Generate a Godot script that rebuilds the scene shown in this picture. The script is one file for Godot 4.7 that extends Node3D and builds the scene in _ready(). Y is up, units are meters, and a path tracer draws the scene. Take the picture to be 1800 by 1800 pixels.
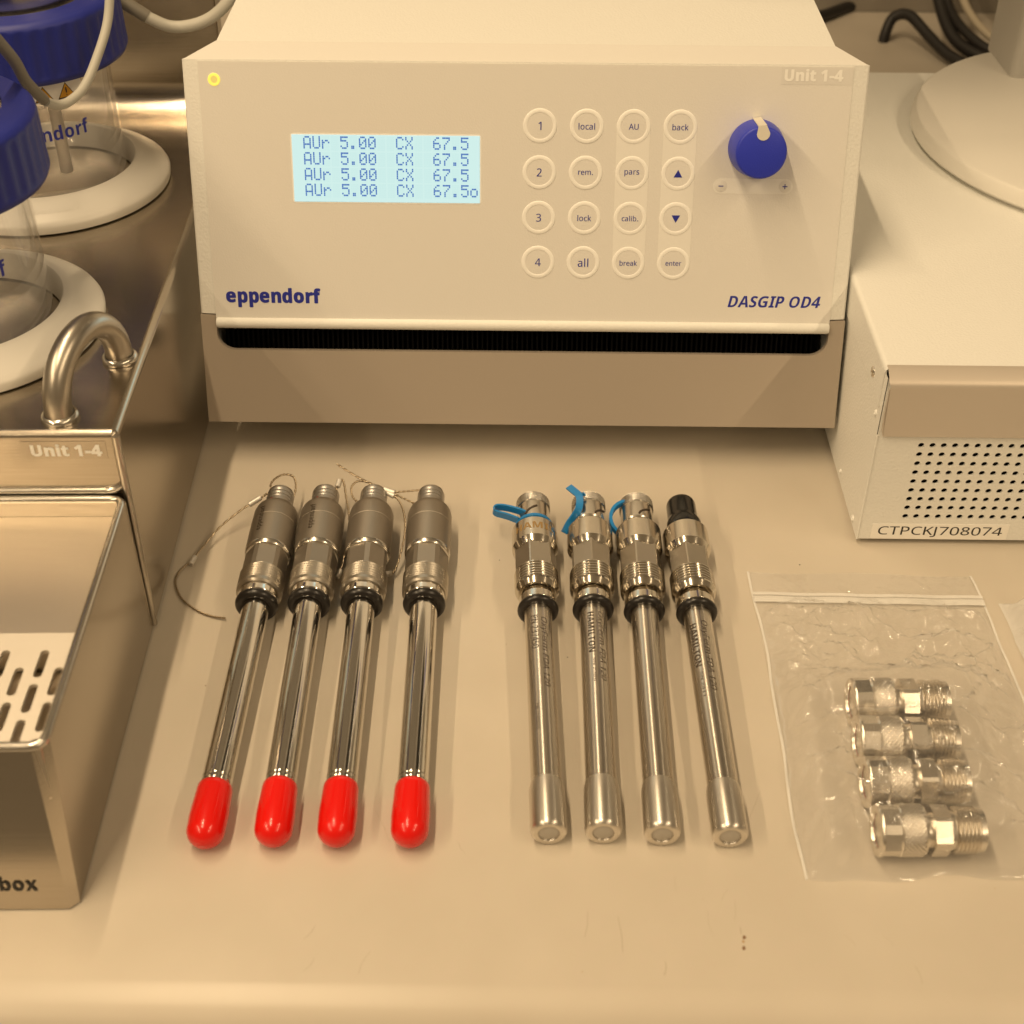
extends Node3D
# A lab bench close-up. Shapes are written in millimetres and scaled when they are committed.

const MM := 0.001
const WARM := Color(1.0, 0.75, 0.455)
var M := {}
var used := {}
var sans: Font
var bold: Font

# ---------------------------------------------------------------- mesh builder
class MB:
	var v := PackedVector3Array()
	var n := PackedVector3Array()
	var uv := PackedVector2Array()
	var ix := PackedInt32Array()
	var xf := Transform3D.IDENTITY

	func vert(p: Vector3, nn: Vector3, t := Vector2.ZERO) -> int:
		v.append(xf * p)
		n.append((xf.basis * nn).normalized())
		uv.append(t)
		return v.size() - 1

	func tri_i(a: int, b: int, c: int) -> void:   # counter-clockwise seen from outside
		ix.append(a); ix.append(c); ix.append(b)

	func tri(a: Vector3, b: Vector3, c: Vector3) -> void:
		var nn := (b - a).cross(c - a).normalized()
		tri_i(vert(a, nn), vert(b, nn), vert(c, nn))

	func quad(a: Vector3, b: Vector3, c: Vector3, d: Vector3) -> void:
		var nn := (c - a).cross(d - b).normalized()
		var i := vert(a, nn, Vector2(0, 1)); var j := vert(b, nn, Vector2(1, 1)); var k := vert(c, nn, Vector2(1, 0)); var l := vert(d, nn, Vector2(0, 0))
		tri_i(i, j, k); tri_i(i, k, l)

	func box(lo: Vector3, hi: Vector3) -> void:
		var a := lo; var b := hi
		quad(Vector3(a.x, a.y, b.z), Vector3(b.x, a.y, b.z), Vector3(b.x, b.y, b.z), Vector3(a.x, b.y, b.z))
		quad(Vector3(b.x, a.y, a.z), Vector3(a.x, a.y, a.z), Vector3(a.x, b.y, a.z), Vector3(b.x, b.y, a.z))
		quad(Vector3(b.x, a.y, b.z), Vector3(b.x, a.y, a.z), Vector3(b.x, b.y, a.z), Vector3(b.x, b.y, b.z))
		quad(Vector3(a.x, a.y, a.z), Vector3(a.x, a.y, b.z), Vector3(a.x, b.y, b.z), Vector3(a.x, b.y, a.z))
		quad(Vector3(a.x, b.y, b.z), Vector3(b.x, b.y, b.z), Vector3(b.x, b.y, a.z), Vector3(a.x, b.y, a.z))
		quad(Vector3(a.x, a.y, a.z), Vector3(b.x, a.y, a.z), Vector3(b.x, a.y, b.z), Vector3(a.x, a.y, b.z))

	# profile of [height, radius] turned about y; seams sharper than 40 degrees stay sharp
	func lathe(p: Array, seg := 48, smooth_deg := 40.0) -> void:
		var cnt := p.size() - 1
		var nr := []
		for i in cnt:
			var d := Vector2(p[i + 1][0] - p[i][0], p[i + 1][1] - p[i][1])
			nr.append(Vector2(d.x, -d.y).normalized() if d.length() > 1e-9 else Vector2(1, 0))   # (radial, axial)
		for i in cnt:
			var n0: Vector2 = nr[i]; var n1: Vector2 = nr[i]
			if i > 0 and absf(rad_to_deg(nr[i].angle_to(nr[i - 1]))) < smooth_deg: n0 = (nr[i] + nr[i - 1]).normalized()
			if i < cnt - 1 and absf(rad_to_deg(nr[i].angle_to(nr[i + 1]))) < smooth_deg: n1 = (nr[i] + nr[i + 1]).normalized()
			var base := v.size()
			for k in seg + 1:
				var t := TAU * k / seg
				var c := cos(t); var s := sin(t)
				vert(Vector3(p[i][1] * c, p[i][0], p[i][1] * s), Vector3(n0.x * c, n0.y, n0.x * s), Vector2(p[i][0] * 0.1, t * 4.0))
				vert(Vector3(p[i + 1][1] * c, p[i + 1][0], p[i + 1][1] * s), Vector3(n1.x * c, n1.y, n1.x * s), Vector2(p[i + 1][0] * 0.1 + p[i + 1][1] * 0.001, t * 4.0))
			for k in seg:
				var a := base + 2 * k
				tri_i(a, a + 1, a + 3); tri_i(a, a + 3, a + 2)

	# smooth grid of points rows[i][j]; outside is where (down a column) x (along a row) points
	func grid(rows: Array, closed := false) -> void:
		var R := rows.size(); var K: int = rows[0].size()
		var base := v.size()
		for i in R:
			for j in K:
				var i0 := maxi(i - 1, 0); var i1 := mini(i + 1, R - 1)
				var j0 := (j - 1 + K) % K if closed else maxi(j - 1, 0)
				var j1 := (j + 1) % K if closed else mini(j + 1, K - 1)
				var nn: Vector3 = (rows[i1][j] - rows[i0][j]).cross(rows[i][j1] - rows[i][j0])
				vert(rows[i][j], nn.normalized() if nn.length() > 1e-12 else Vector3.UP, Vector2(float(i) / R, float(j) / K))
		for i in R - 1:
			for j in (K if closed else K - 1):
				var j2 := (j + 1) % K
				var a := base + i * K + j; var b := base + (i + 1) * K + j; var c := base + (i + 1) * K + j2; var d := base + i * K + j2
				tri_i(a, b, c); tri_i(a, c, d)

	# round bar along points
	func tube(pts: Array, r: float, seg := 10, caps := true) -> void:
		var rows := []
		var up := Vector3.UP
		for i in pts.size():
			var d: Vector3 = (pts[mini(i + 1, pts.size() - 1)] - pts[maxi(i - 1, 0)]).normalized()
			if i == 0 and absf(d.dot(up)) > 0.9: up = Vector3.RIGHT
			var x := up.cross(d).normalized()
			up = d.cross(x).normalized()
			var row := []
			for k in seg:
				var t := TAU * k / seg
				row.append(pts[i] + (x * cos(t) + up * sin(t)) * r)
			row.reverse()
			rows.append(row)
		grid(rows, true)
		if caps:
			for e in [0, rows.size() - 1]:
				for k in seg:
					if e == 0: tri(pts[e], rows[e][k], rows[e][(k + 1) % seg])
					else: tri(pts[e], rows[e][(k + 1) % seg], rows[e][k])

	# flat strap: half width w along side, half thickness t
	func strap(pts: Array, side: Vector3, w: float, t: float) -> void:
		var rows := []
		for i in pts.size():
			var d: Vector3 = (pts[mini(i + 1, pts.size() - 1)] - pts[maxi(i - 1, 0)]).normalized()
			var s := (side - d * side.dot(d)).normalized() * w
			var u := d.cross(s).normalized() * t
			rows.append([pts[i] - s - u, pts[i] + s - u, pts[i] + s + u, pts[i] - s + u])
		for i in rows.size() - 1:
			for k in 4: quad(rows[i][k], rows[i][(k + 1) % 4], rows[i + 1][(k + 1) % 4], rows[i + 1][k])
		quad(rows[0][3], rows[0][2], rows[0][1], rows[0][0])
		var l: Array = rows[-1]
		quad(l[0], l[1], l[2], l[3])

	# outline (counter-clockwise in x, y) with thickness from z0 up to z1
	func plate(o: PackedVector2Array, z0: float, z1: float, back := true) -> void:
		var t := Geometry2D.triangulate_polygon(o)
		for k in t.size() / 3:
			var a := o[t[3 * k]]; var b := o[t[3 * k + 1]]; var c := o[t[3 * k + 2]]
			if (b - a).cross(c - a) < 0: var s := b; b = c; c = s
			tri(Vector3(a.x, a.y, z1), Vector3(b.x, b.y, z1), Vector3(c.x, c.y, z1))
			if back: tri(Vector3(a.x, a.y, z0), Vector3(c.x, c.y, z0), Vector3(b.x, b.y, z0))
		for i in o.size():
			var p := o[i]; var q := o[(i + 1) % o.size()]
			quad(Vector3(p.x, p.y, z0), Vector3(q.x, q.y, z0), Vector3(q.x, q.y, z1), Vector3(p.x, p.y, z1))

	# ring-shaped cell: rectangle with a stadium hole (half length hl along y, radius r), flat at z, hole walls down by depth
	func cell(lo: Vector2, hi: Vector2, c: Vector2, r: float, hl: float, z: float, depth: float, half := 8) -> void:
		var inner := []
		for k in half + 1: inner.append(c + Vector2(0, hl) + Vector2(r, 0).rotated(PI * k / half))
		if hl > 0.0:
			for k in 5: inner.append(c + Vector2(-r, hl * (0.667 - 0.333 * k)))
		for k in half + 1: inner.append(c - Vector2(0, hl) + Vector2(-r, 0).rotated(PI * k / half))
		if hl > 0.0:
			for k in 5: inner.append(c + Vector2(r, hl * (-0.667 + 0.333 * k)))
		var outer := []
		for p in inner:
			var d: Vector2 = p - c
			var e := Vector2.ZERO
			var f := 1e9
			if d.x > 1e-6: f = minf(f, (hi.x - c.x) / d.x)
			if d.x < -1e-6: f = minf(f, (lo.x - c.x) / d.x)
			if d.y > 1e-6: f = minf(f, (hi.y - c.y) / d.y)
			if d.y < -1e-6: f = minf(f, (lo.y - c.y) / d.y)
			e = c + d * f
			outer.append(e)
		var m := inner.size()
		var corners := [hi, Vector2(lo.x, hi.y), lo, Vector2(hi.x, lo.y)]
		for k in m:
			var k2 := (k + 1) % m
			var a: Vector2 = inner[k]; var b: Vector2 = inner[k2]; var p: Vector2 = outer[k]; var q: Vector2 = outer[k2]
			if absf(p.x - q.x) > 1e-5 and absf(p.y - q.y) > 1e-5:
				for w in corners:
					if (absf(w.x - p.x) < 1e-4 or absf(w.y - p.y) < 1e-4) and (absf(w.x - q.x) < 1e-4 or absf(w.y - q.y) < 1e-4):
						tri(Vector3(p.x, p.y, z), Vector3(w.x, w.y, z), Vector3(q.x, q.y, z))
						break
			quad(Vector3(a.x, a.y, z), Vector3(p.x, p.y, z), Vector3(q.x, q.y, z), Vector3(b.x, b.y, z))
			quad(Vector3(a.x, a.y, z), Vector3(b.x, b.y, z), Vector3(b.x, b.y, z - depth), Vector3(a.x, a.y, z - depth))

	# knurled band about y: diamonds raised by h
	func knurl(a0: float, a1: float, r: float, h: float, around: int, rowsn: int) -> void:
		var rows := []
		var seg := around * 4
		for i in rowsn * 4 + 1:
			var row := []
			var f := float(i) / (rowsn * 4)
			for k in seg:
				var u := float(k) / 4.0; var w := f * rowsn
				var d1 := absf(fposmod(u + w, 1.0) - 0.5) * 2.0
				var d2 := absf(fposmod(u - w, 1.0) - 0.5) * 2.0
				var rr := r - h * (1.0 - minf(d1, d2))
				var t := TAU * k / seg
				row.append(Vector3(rr * cos(t), lerpf(a0, a1, f), rr * sin(t)))
			rows.append(row)
		grid(rows, true)

	func mesh() -> ArrayMesh:
		var arr := []
		arr.resize(Mesh.ARRAY_MAX)
		var sv := PackedVector3Array()
		sv.resize(v.size())
		for i in v.size(): sv[i] = v[i] * 0.001
		arr[Mesh.ARRAY_VERTEX] = sv
		arr[Mesh.ARRAY_NORMAL] = n
		arr[Mesh.ARRAY_TEX_UV] = uv
		arr[Mesh.ARRAY_INDEX] = ix
		var m := ArrayMesh.new()
		m.add_surface_from_arrays(Mesh.PRIMITIVE_TRIANGLES, arr)
		return m

# ---------------------------------------------------------------- scene helpers
func numbered(called: String) -> String:
	if not used.has(called):
		used[called] = 0
		return called
	used[called] += 1
	return "%s_%03d" % [called, used[called]]

func thing(called: String, label: String, category: String, at := Vector3.ZERO, basis_ := Basis.IDENTITY, group := "") -> Node3D:
	var o := Node3D.new()
	o.name = numbered(called)
	o.transform = Transform3D(basis_, at * MM)
	add_child(o)
	o.set_meta("label", label); o.set_meta("category", category)
	if group: o.set_meta("group", group)
	return o

func part(parent: Node3D, called: String, mb: MB, m: Material, label := "") -> MeshInstance3D:
	var o := MeshInstance3D.new()
	o.name = called
	o.mesh = mb.mesh()
	o.material_override = m
	o.set_surface_override_material(0, m)
	parent.add_child(o, true)
	if label: o.set_meta("label", label)
	return o

func single(called: String, label: String, category: String, mb: MB, m: Material, group := "") -> MeshInstance3D:
	var o := part(self, numbered(called), mb, m)
	o.set_meta("label", label); o.set_meta("category", category)
	if group: o.set_meta("group", group)
	return o

func structure(called: String, mb: MB, m: Material) -> MeshInstance3D:
	var o := part(self, called, mb, m)
	o.set_meta("kind", "structure")
	return o

func into(parent: Node3D) -> Transform3D:      # world millimetres -> the parent's millimetres
	var t := parent.transform.affine_inverse()
	t.origin /= MM
	return t

func mb(xf := Transform3D.IDENTITY) -> MB:
	var b := MB.new()
	b.xf = xf
	return b

func turned(axis_to: Vector3, at: Vector3) -> Transform3D:   # puts the lathe's y axis along axis_to
	var y := axis_to.normalized()
	var x := Vector3.RIGHT if absf(y.x) < 0.8 else Vector3.UP
	var z := x.cross(y).normalized()
	x = y.cross(z).normalized()
	return Transform3D(Basis(x, y, z), at)

func smooth_path(p: Array, steps := 8) -> Array:
	var out := []
	for i in p.size() - 1:
		var a: Vector3 = p[maxi(i - 1, 0)]; var b: Vector3 = p[i]; var c: Vector3 = p[i + 1]; var d: Vector3 = p[mini(i + 2, p.size() - 1)]
		for k in steps: out.append(b.cubic_interpolate(c, a, d, float(k) / steps))
	out.append(p[-1])
	return out

func rounded(lo: Vector2, hi: Vector2, r: float, seg := 6) -> PackedVector2Array:
	var o := PackedVector2Array()
	for c in [[Vector2(hi.x - r, hi.y - r), 0.0], [Vector2(lo.x + r, hi.y - r), 0.5], [Vector2(lo.x + r, lo.y + r), 1.0], [Vector2(hi.x - r, lo.y + r), 1.5]]:
		for k in seg + 1: o.append(c[0] + Vector2(r, 0).rotated(PI * c[1] + PI * 0.5 * k / seg))
	return o

# letters as flat triangles, bounding box centred on 0 and scaled to size (a zero keeps the aspect); slant shears
func letters(s: String, font: Font, size: Vector2, slant := 0.0) -> PackedVector3Array:
	var tm := TextMesh.new()
	tm.text = s; tm.font = font; tm.font_size = 48; tm.pixel_size = 0.01; tm.depth = 0.0; tm.curve_step = 1.0
	var arr := tm.get_mesh_arrays()
	var vs: PackedVector3Array = arr[Mesh.ARRAY_VERTEX]
	var idx = arr[Mesh.ARRAY_INDEX]
	var out := PackedVector3Array()
	var lo := Vector2(1e9, 1e9); var hi := Vector2(-1e9, -1e9)
	for q in (idx.size() if idx != null and idx.size() else vs.size()):
		var p := vs[idx[q]] if idx != null and idx.size() else vs[q]
		var w := Vector2(p.x + p.y * slant, p.y)
		lo = Vector2(minf(lo.x, w.x), minf(lo.y, w.y)); hi = Vector2(maxf(hi.x, w.x), maxf(hi.y, w.y))
		out.append(Vector3(w.x, w.y, 0))
	var k := Vector2(size.x / (hi.x - lo.x), size.y / (hi.y - lo.y))
	if size.x == 0.0: k.x = k.y
	if size.y == 0.0: k.y = k.x
	for q in out.size(): out[q] = Vector3((out[q].x - (lo.x + hi.x) / 2) * k.x, (out[q].y - (lo.y + hi.y) / 2) * k.y, 0)
	return out

func cut_fine(t: PackedVector3Array, most: float) -> PackedVector3Array:
	var out := PackedVector3Array()
	var todo := []
	for i in t.size() / 3: todo.append([t[3 * i], t[3 * i + 1], t[3 * i + 2]])
	while todo.size():
		var q = todo.pop_back()
		var e := [(q[0] - q[1]).length(), (q[1] - q[2]).length(), (q[2] - q[0]).length()]
		var k := 0 if e[0] >= e[1] and e[0] >= e[2] else 1 if e[1] >= e[2] else 2
		if e[k] < most:
			out.append(q[0]); out.append(q[1]); out.append(q[2])
			continue
		var a = q[k]; var b = q[(k + 1) % 3]; var c = q[(k + 2) % 3]
		var m = (a + b) / 2
		todo.append([a, m, c]); todo.append([m, b, c])
	return out

func put_letters(b: MB, t: PackedVector3Array, at: Callable, nat: Callable) -> void:
	for i in t.size() / 3:
		var q := [at.call(t[3 * i]), at.call(t[3 * i + 1]), at.call(t[3 * i + 2])]
		var nn: Vector3 = nat.call(t[3 * i])
		if (q[1] - q[0]).cross(q[2] - q[0]).dot(nn) < 0: q = [q[0], q[2], q[1]]
		b.tri_i(b.vert(q[0], nn), b.vert(q[1], nn), b.vert(q[2], nn))

func flat_text(b: MB, s: String, font: Font, size: Vector2, centre: Vector3, slant := 0.0, fat := 0.0) -> void:   # in the x-y plane of b, facing +z; fat thickens the strokes
	var t := letters(s, font, size - Vector2(2, 2) * fat, slant)
	var shifts := [Vector2.ZERO]
	if fat > 0.0: shifts = [Vector2(-1, -0.6), Vector2(-1, 0.6), Vector2(1, -0.6), Vector2(1, 0.6), Vector2(0, 1), Vector2(0, -1)]
	for k in shifts.size():
		var o := centre + Vector3(shifts[k].x * fat, shifts[k].y * fat, 0.012 * k)
		put_letters(b, t, func(p): return p + o, func(_p): return Vector3(0, 0, 1))

# letters on a cylinder about y: they run along the axis (dir -1: towards the tip, tops to +x; +1: the other way)
func tube_text(b: MB, s: String, font: Font, size: Vector2, a: float, theta: float, r: float, dir: float, slant := 0.0) -> void:
	var t := cut_fine(letters(s, font, size, slant), 0.7)
	put_letters(b, t, func(p):
		var th: float = theta + dir * p.y / r
		return Vector3(r * cos(th), a + dir * p.x, r * sin(th)), func(p):
		var th: float = theta + dir * p.y / r
		return Vector3(cos(th), 0, sin(th)))

# letters round a cylinder about y (upright, read from outside); theta of their centre
func round_text(b: MB, s: String, font: Font, size: Vector2, y: float, theta: float, r: float, tilt := 0.0, slant := 0.0) -> void:
	var t := cut_fine(letters(s, font, size, slant), 1.5)
	put_letters(b, t, func(p):
		var rr: float = r - p.y * sin(tilt)
		var th: float = theta - p.x / r
		return Vector3(rr * cos(th), y + p.y * cos(tilt), rr * sin(th)), func(p):
		var th: float = theta - p.x / r
		return Vector3(cos(th) * cos(tilt), sin(tilt), sin(th) * cos(tilt)))

# ---------------------------------------------------------------- materials
func mat(key: String, c: Color, rough: float, metal := 0.0, spec := 0.5) -> StandardMaterial3D:
	var m := StandardMaterial3D.new()
	m.resource_name = key
	m.albedo_color = c.linear_to_srgb()
	m.roughness = rough; m.metallic = metal; m.metallic_specular = spec
	M[key] = m
	return m

func noise_tex(freq: float, sd: int, ramp: Array, size := 512, normal := false, strength := 4.0, octaves := 4) -> NoiseTexture2D:
	var f := FastNoiseLite.new()
	f.seed = sd; f.frequency = freq; f.fractal_octaves = octaves
	f.noise_type = FastNoiseLite.TYPE_SIMPLEX_SMOOTH
	var t := NoiseTexture2D.new()
	t.width = size; t.height = size; t.seamless = true; t.noise = f
	t.as_normal_map = normal; t.bump_strength = strength
	if ramp.size():
		var g := Gradient.new()
		g.offsets = PackedFloat32Array([0.0, 1.0])
		g.colors = PackedColorArray([ramp[0].linear_to_srgb(), ramp[1].linear_to_srgb()])
		t.color_ramp = g
	return t

func grained(m: StandardMaterial3D, tex: Texture2D, scale_: Vector3) -> void:
	m.albedo_texture = tex; m.uv1_triplanar = true; m.uv1_scale = scale_

func bumpy(m: StandardMaterial3D, tex: Texture2D, amount: float, scale_: Vector3) -> void:
	m.normal_enabled = true; m.normal_texture = tex; m.normal_scale = amount; m.uv1_triplanar = true; m.uv1_scale = scale_

func make_materials() -> void:
	var one := Color(1, 1, 1)
	var speck := noise_tex(0.05, 3, [Color(0.90, 0.90, 0.90), one], 512, false, 1.0, 5)
	var orange_peel := noise_tex(0.12, 8, [], 512, true, 3.0, 3)
	var streak := noise_tex(0.03, 21, [], 512, true, 6.0, 4)
	var blotch := noise_tex(0.012, 5, [Color(0.93, 0.925, 0.915), one], 512, false, 1.0, 5)
	var smear := noise_tex(0.02, 9, [Color(0.72, 0.72, 0.72), one], 512, false, 1.0, 5)
	var bench := mat("bench", Color(0.585, 0.53, 0.45), 0.36)
	grained(bench, blotch, Vector3(2.3, 2.3, 2.3))
	bench.roughness_texture = smear
	grained(mat("splash", Color(0.30, 0.27, 0.23), 0.6), blotch, Vector3(3, 3, 3))
	var white := mat("white_paint", Color(0.815, 0.815, 0.78), 0.55, 0.0, 0.35)
	bumpy(white, orange_peel, 0.22, Vector3(9, 9, 9))
	var fascia := mat("fascia", Color(0.775, 0.76, 0.725), 0.5, 0.0, 0.4)
	bumpy(fascia, orange_peel, 0.12, Vector3(14, 14, 14))
	mat("print_white", Color(0.94, 0.935, 0.90), 0.5)
	mat("band", Color(0.85, 0.84, 0.80), 0.5)
	mat("tape", Color(0.75, 0.735, 0.70), 0.3)
	mat("tape_steel", Color(0.50, 0.45, 0.38), 0.27, 1.0)
	mat("sticker", Color(0.92, 0.905, 0.86), 0.4)
	mat("blue_ink", Color(0.022, 0.032, 0.33), 0.45)
	mat("black_ink", Color(0.02, 0.018, 0.016), 0.5)
	mat("brown_etch", Color(0.055, 0.04, 0.028), 0.6)
	mat("gold_etch", Color(0.30, 0.19, 0.07), 0.5)
	var silver := mat("silver_paint", Color(0.50, 0.435, 0.365), 0.48, 0.30)
	grained(silver, noise_tex(0.4, 31, [Color(0.85, 0.85, 0.85), one], 512, false, 1.0, 2), Vector3(12, 12, 12))
	mat("silver_pale", Color(0.64, 0.575, 0.50), 0.42, 0.35)
	mat("black", Color(0.012, 0.011, 0.010), 0.7, 0.0, 0.2)
	mat("dark_lining", Color(0.02, 0.019, 0.018), 0.9, 0.0, 0.2)  # near-black, lines the slot and backs the vent holes
	var knob := mat("blue_knob", Color(0.024, 0.042, 0.52), 0.42)
	bumpy(knob, orange_peel, 0.2, Vector3(20, 20, 20))
	mat("cream", Color(0.72, 0.69, 0.60), 0.45)
	var cap := mat("blue_cap", Color(0.012, 0.022, 0.24), 0.45)
	bumpy(cap, orange_peel, 0.5, Vector3(25, 25, 25))
	# metals
	var steel := mat("steel", Color(0.56, 0.505, 0.43), 0.25, 1.0)
	grained(steel, noise_tex(0.02, 44, [Color(0.90, 0.89, 0.87), one], 512, false, 1.0, 5), Vector3(2, 6, 6))
	steel.roughness_texture = smear
	bumpy(steel, streak, 0.05, Vector3(1.2, 70, 70))
	var tray := mat("steel_tray", Color(0.76, 0.69, 0.59), 0.38, 1.0)
	bumpy(tray, streak, 0.08, Vector3(1.2, 70, 70))
	var plate := mat("steel_plate", Color(0.90, 0.85, 0.77), 0.58, 1.0)
	bumpy(plate, streak, 0.12, Vector3(1.2, 70, 70))
	mat("bright_steel", Color(0.66, 0.63, 0.58), 0.22, 1.0)
	mat("satin_steel", Color(0.52, 0.48, 0.42), 0.33, 1.0)
	var blasted := mat("blasted_steel", Color(0.40, 0.36, 0.31), 0.46, 1.0)
	bumpy(blasted, orange_peel, 0.3, Vector3(40, 40, 40))
	mat("pale_steel", Color(0.50, 0.48, 0.455), 0.38, 1.0)
	mat("chrome", Color(0.74, 0.71, 0.66), 0.11, 1.0)
	var ground_ := mat("turned_steel", Color(0.72, 0.67, 0.60), 0.26, 1.0)
	ground_.anisotropy_enabled = true; ground_.anisotropy = 0.92
	var cut := mat("cut_steel", Color(0.66, 0.615, 0.54), 0.17, 1.0)
	cut.anisotropy_enabled = true; cut.anisotropy = 0.6
	var sleeve := mat("sleeve_steel", Color(0.72, 0.68, 0.62), 0.36, 1.0)
	sleeve.anisotropy_enabled = true; sleeve.anisotropy = 0.7
	mat("nickel", Color(0.78, 0.73, 0.65), 0.26, 1.0)
	mat("window_grey", Color(0.46, 0.43, 0.385), 0.42, 0.25)
	mat("wire", Color(0.45, 0.37, 0.27), 0.35, 1.0)
	mat("crimp", Color(0.72, 0.69, 0.64), 0.4, 0.4)
	# rubbers and plastics
	mat("rubber", Color(0.014, 0.012, 0.011), 0.30)
	var red := mat("red_vinyl", Color(0.74, 0.008, 0.004), 0.25, 0.0, 0.4)
	red.clearcoat_enabled = true; red.clearcoat = 0.4; red.clearcoat_roughness = 0.1
	mat("red_dot", Color(0.5, 0.02, 0.01), 0.5)
	mat("red_gasket", Color(0.35, 0.045, 0.03), 0.5)
	mat("blue_strap", Color(0.012, 0.20, 0.52), 0.28)
	mat("black_plastic", Color(0.012, 0.012, 0.012), 0.16)
	mat("grey_hose", Color(0.50, 0.49, 0.44), 0.5)
	mat("dark_hose", Color(0.20, 0.185, 0.155), 0.55)
	mat("black_cable", Color(0.016, 0.014, 0.013), 0.5)
	mat("beige_cable", Color(0.48, 0.42, 0.32), 0.5)
	mat("ring_plastic", Color(0.74, 0.72, 0.67), 0.36)
	mat("yellow", Color(0.72, 0.36, 0.02), 0.5)
	mat("monitor_white", Color(0.76, 0.74, 0.69), 0.42)
	mat("monitor_grey", Color(0.50, 0.485, 0.455), 0.5)
	mat("stain", Color(0.22, 0.13, 0.07), 0.5)
	mat("stain_pale", Color(0.42, 0.27, 0.12), 0.5)
	mat("scratch", Color(0.47, 0.42, 0.34), 0.5)
	var glass := mat("glass", Color(0.9, 0.9, 0.9, 0.05), 0.03)
	glass.transparency = BaseMaterial3D.TRANSPARENCY_ALPHA
	var film := mat("film", Color(0.9, 0.9, 0.9, 0.06), 0.08)
	film.transparency = BaseMaterial3D.TRANSPARENCY_ALPHA
	var seam := mat("film_seam", Color(0.92, 0.91, 0.88, 0.5), 0.22)
	seam.transparency = BaseMaterial3D.TRANSPARENCY_ALPHA
	var led := mat("led", Color(0.8, 0.7, 0.2), 0.4)
	led.emission_enabled = true; led.emission = Color(1.0, 0.93, 0.36); led.emission_energy_multiplier = 0.55
	var ledc := mat("led_centre", Color(0.75, 0.65, 0.3), 0.4)
	ledc.emission_enabled = true; ledc.emission = Color(0.95, 0.9, 0.4); ledc.emission_energy_multiplier = 0.22
	var lamp := mat("lamp_glow", Color(0.9, 0.9, 0.9), 0.5)
	lamp.emission_enabled = true; lamp.emission = WARM.linear_to_srgb(); lamp.emission_energy_multiplier = 2.0
	mat("lamp_body", Color(0.75, 0.75, 0.75), 0.5)

# ---------------------------------------------------------------- build
func _ready() -> void:
	# camera
	var cam := Camera3D.new()
	cam.name = "camera"
	cam.fov = 39.6; cam.near = 0.02; cam.far = 30.0
	cam.transform = Transform3D(Basis(Vector3.UP, deg_to_rad(0.3)) * Basis(Vector3.RIGHT, deg_to_rad(-38.3)) * Basis(Vector3.BACK, deg_to_rad(0.43)), Vector3(0, 0.43, 0))
	add_child(cam)
	cam.current = true
	# surroundings: a dim warm room, three strip lamps on its ceiling
	var we := WorldEnvironment.new()
	we.name = "surroundings"
	var env := Environment.new()
	env.background_mode = Environment.BG_COLOR
	env.background_color = Color(0.21, 0.147, 0.08).linear_to_srgb()
	env.tonemap_mode = Environment.TONE_MAPPER_LINEAR
	env.tonemap_exposure = 1.0
	env.sdfgi_enabled = true; env.ssao_enabled = true; env.ssil_enabled = true
	we.environment = env
	var lens := CameraAttributesPhysical.new()
	lens.frustum_focal_length = 24.0
	lens.frustum_focus_distance = 0.66
	lens.exposure_aperture = 6.3
	we.camera_attributes = lens
	add_child(we)
	sans = SystemFont.new(); sans.font_names = PackedStringArray(["Droid Sans"])
	bold = SystemFont.new(); bold.font_names = PackedStringArray(["Droid Sans"]); bold.font_weight = 700
	make_materials()
	strip_lamp(Vector3(-380, 1500, -300), 1400, 1.65, "long narrow ceiling lamp over the steel station, the brightest of three")
	strip_lamp(Vector3(-1250, 1500, 800), 2200, 2.75, "long narrow ceiling lamp farthest out on the side of the steel station")
	strip_lamp(Vector3(1150, 1500, 800), 2200, 1.9, "long narrow ceiling lamp out beyond the monitor")

	build_bench()
	build_station()
	build_unit()
	build_controller()
	build_monitor()
	build_bottles()
	build_probes()
	build_lanyards()
	build_bags()
	build_cables()

func strip_lamp(at: Vector3, length: float, energy: float, label: String) -> void:
	var t := thing("strip_lamp", label, "lamp", at, Basis.IDENTITY, "ceiling strip lamps")
	var b := mb()
	b.plate(rounded(Vector2(-40, -length / 2), Vector2(40, length / 2), 8), 0, 45)
	b.xf = Transform3D.IDENTITY
	var h := part(t, "housing", b, M.lamp_body)
	h.rotation.x = -PI / 2
	b = mb()
	b.xf = turned(Vector3(0, 0, 1), Vector3(0, 0, -length / 2 + 20))
	b.lathe([[0, 0], [0, 13], [length - 40, 13], [length - 40, 0]], 16)
	var g := part(t, "light_tube", b, M.lamp_glow)
	g.position.y = -0.004
	var l := AreaLight3D.new()
	l.name = "light"
	l.area_size = Vector2(0.022, length * MM)
	l.light_energy = energy
	l.light_color = WARM.linear_to_srgb()
	l.shadow_enabled = true
	l.area_range = 8.0
	l.area_attenuation = 2.0
	l.rotation.x = -PI / 2
	l.position.y = -0.022
	t.add_child(l)

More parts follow.
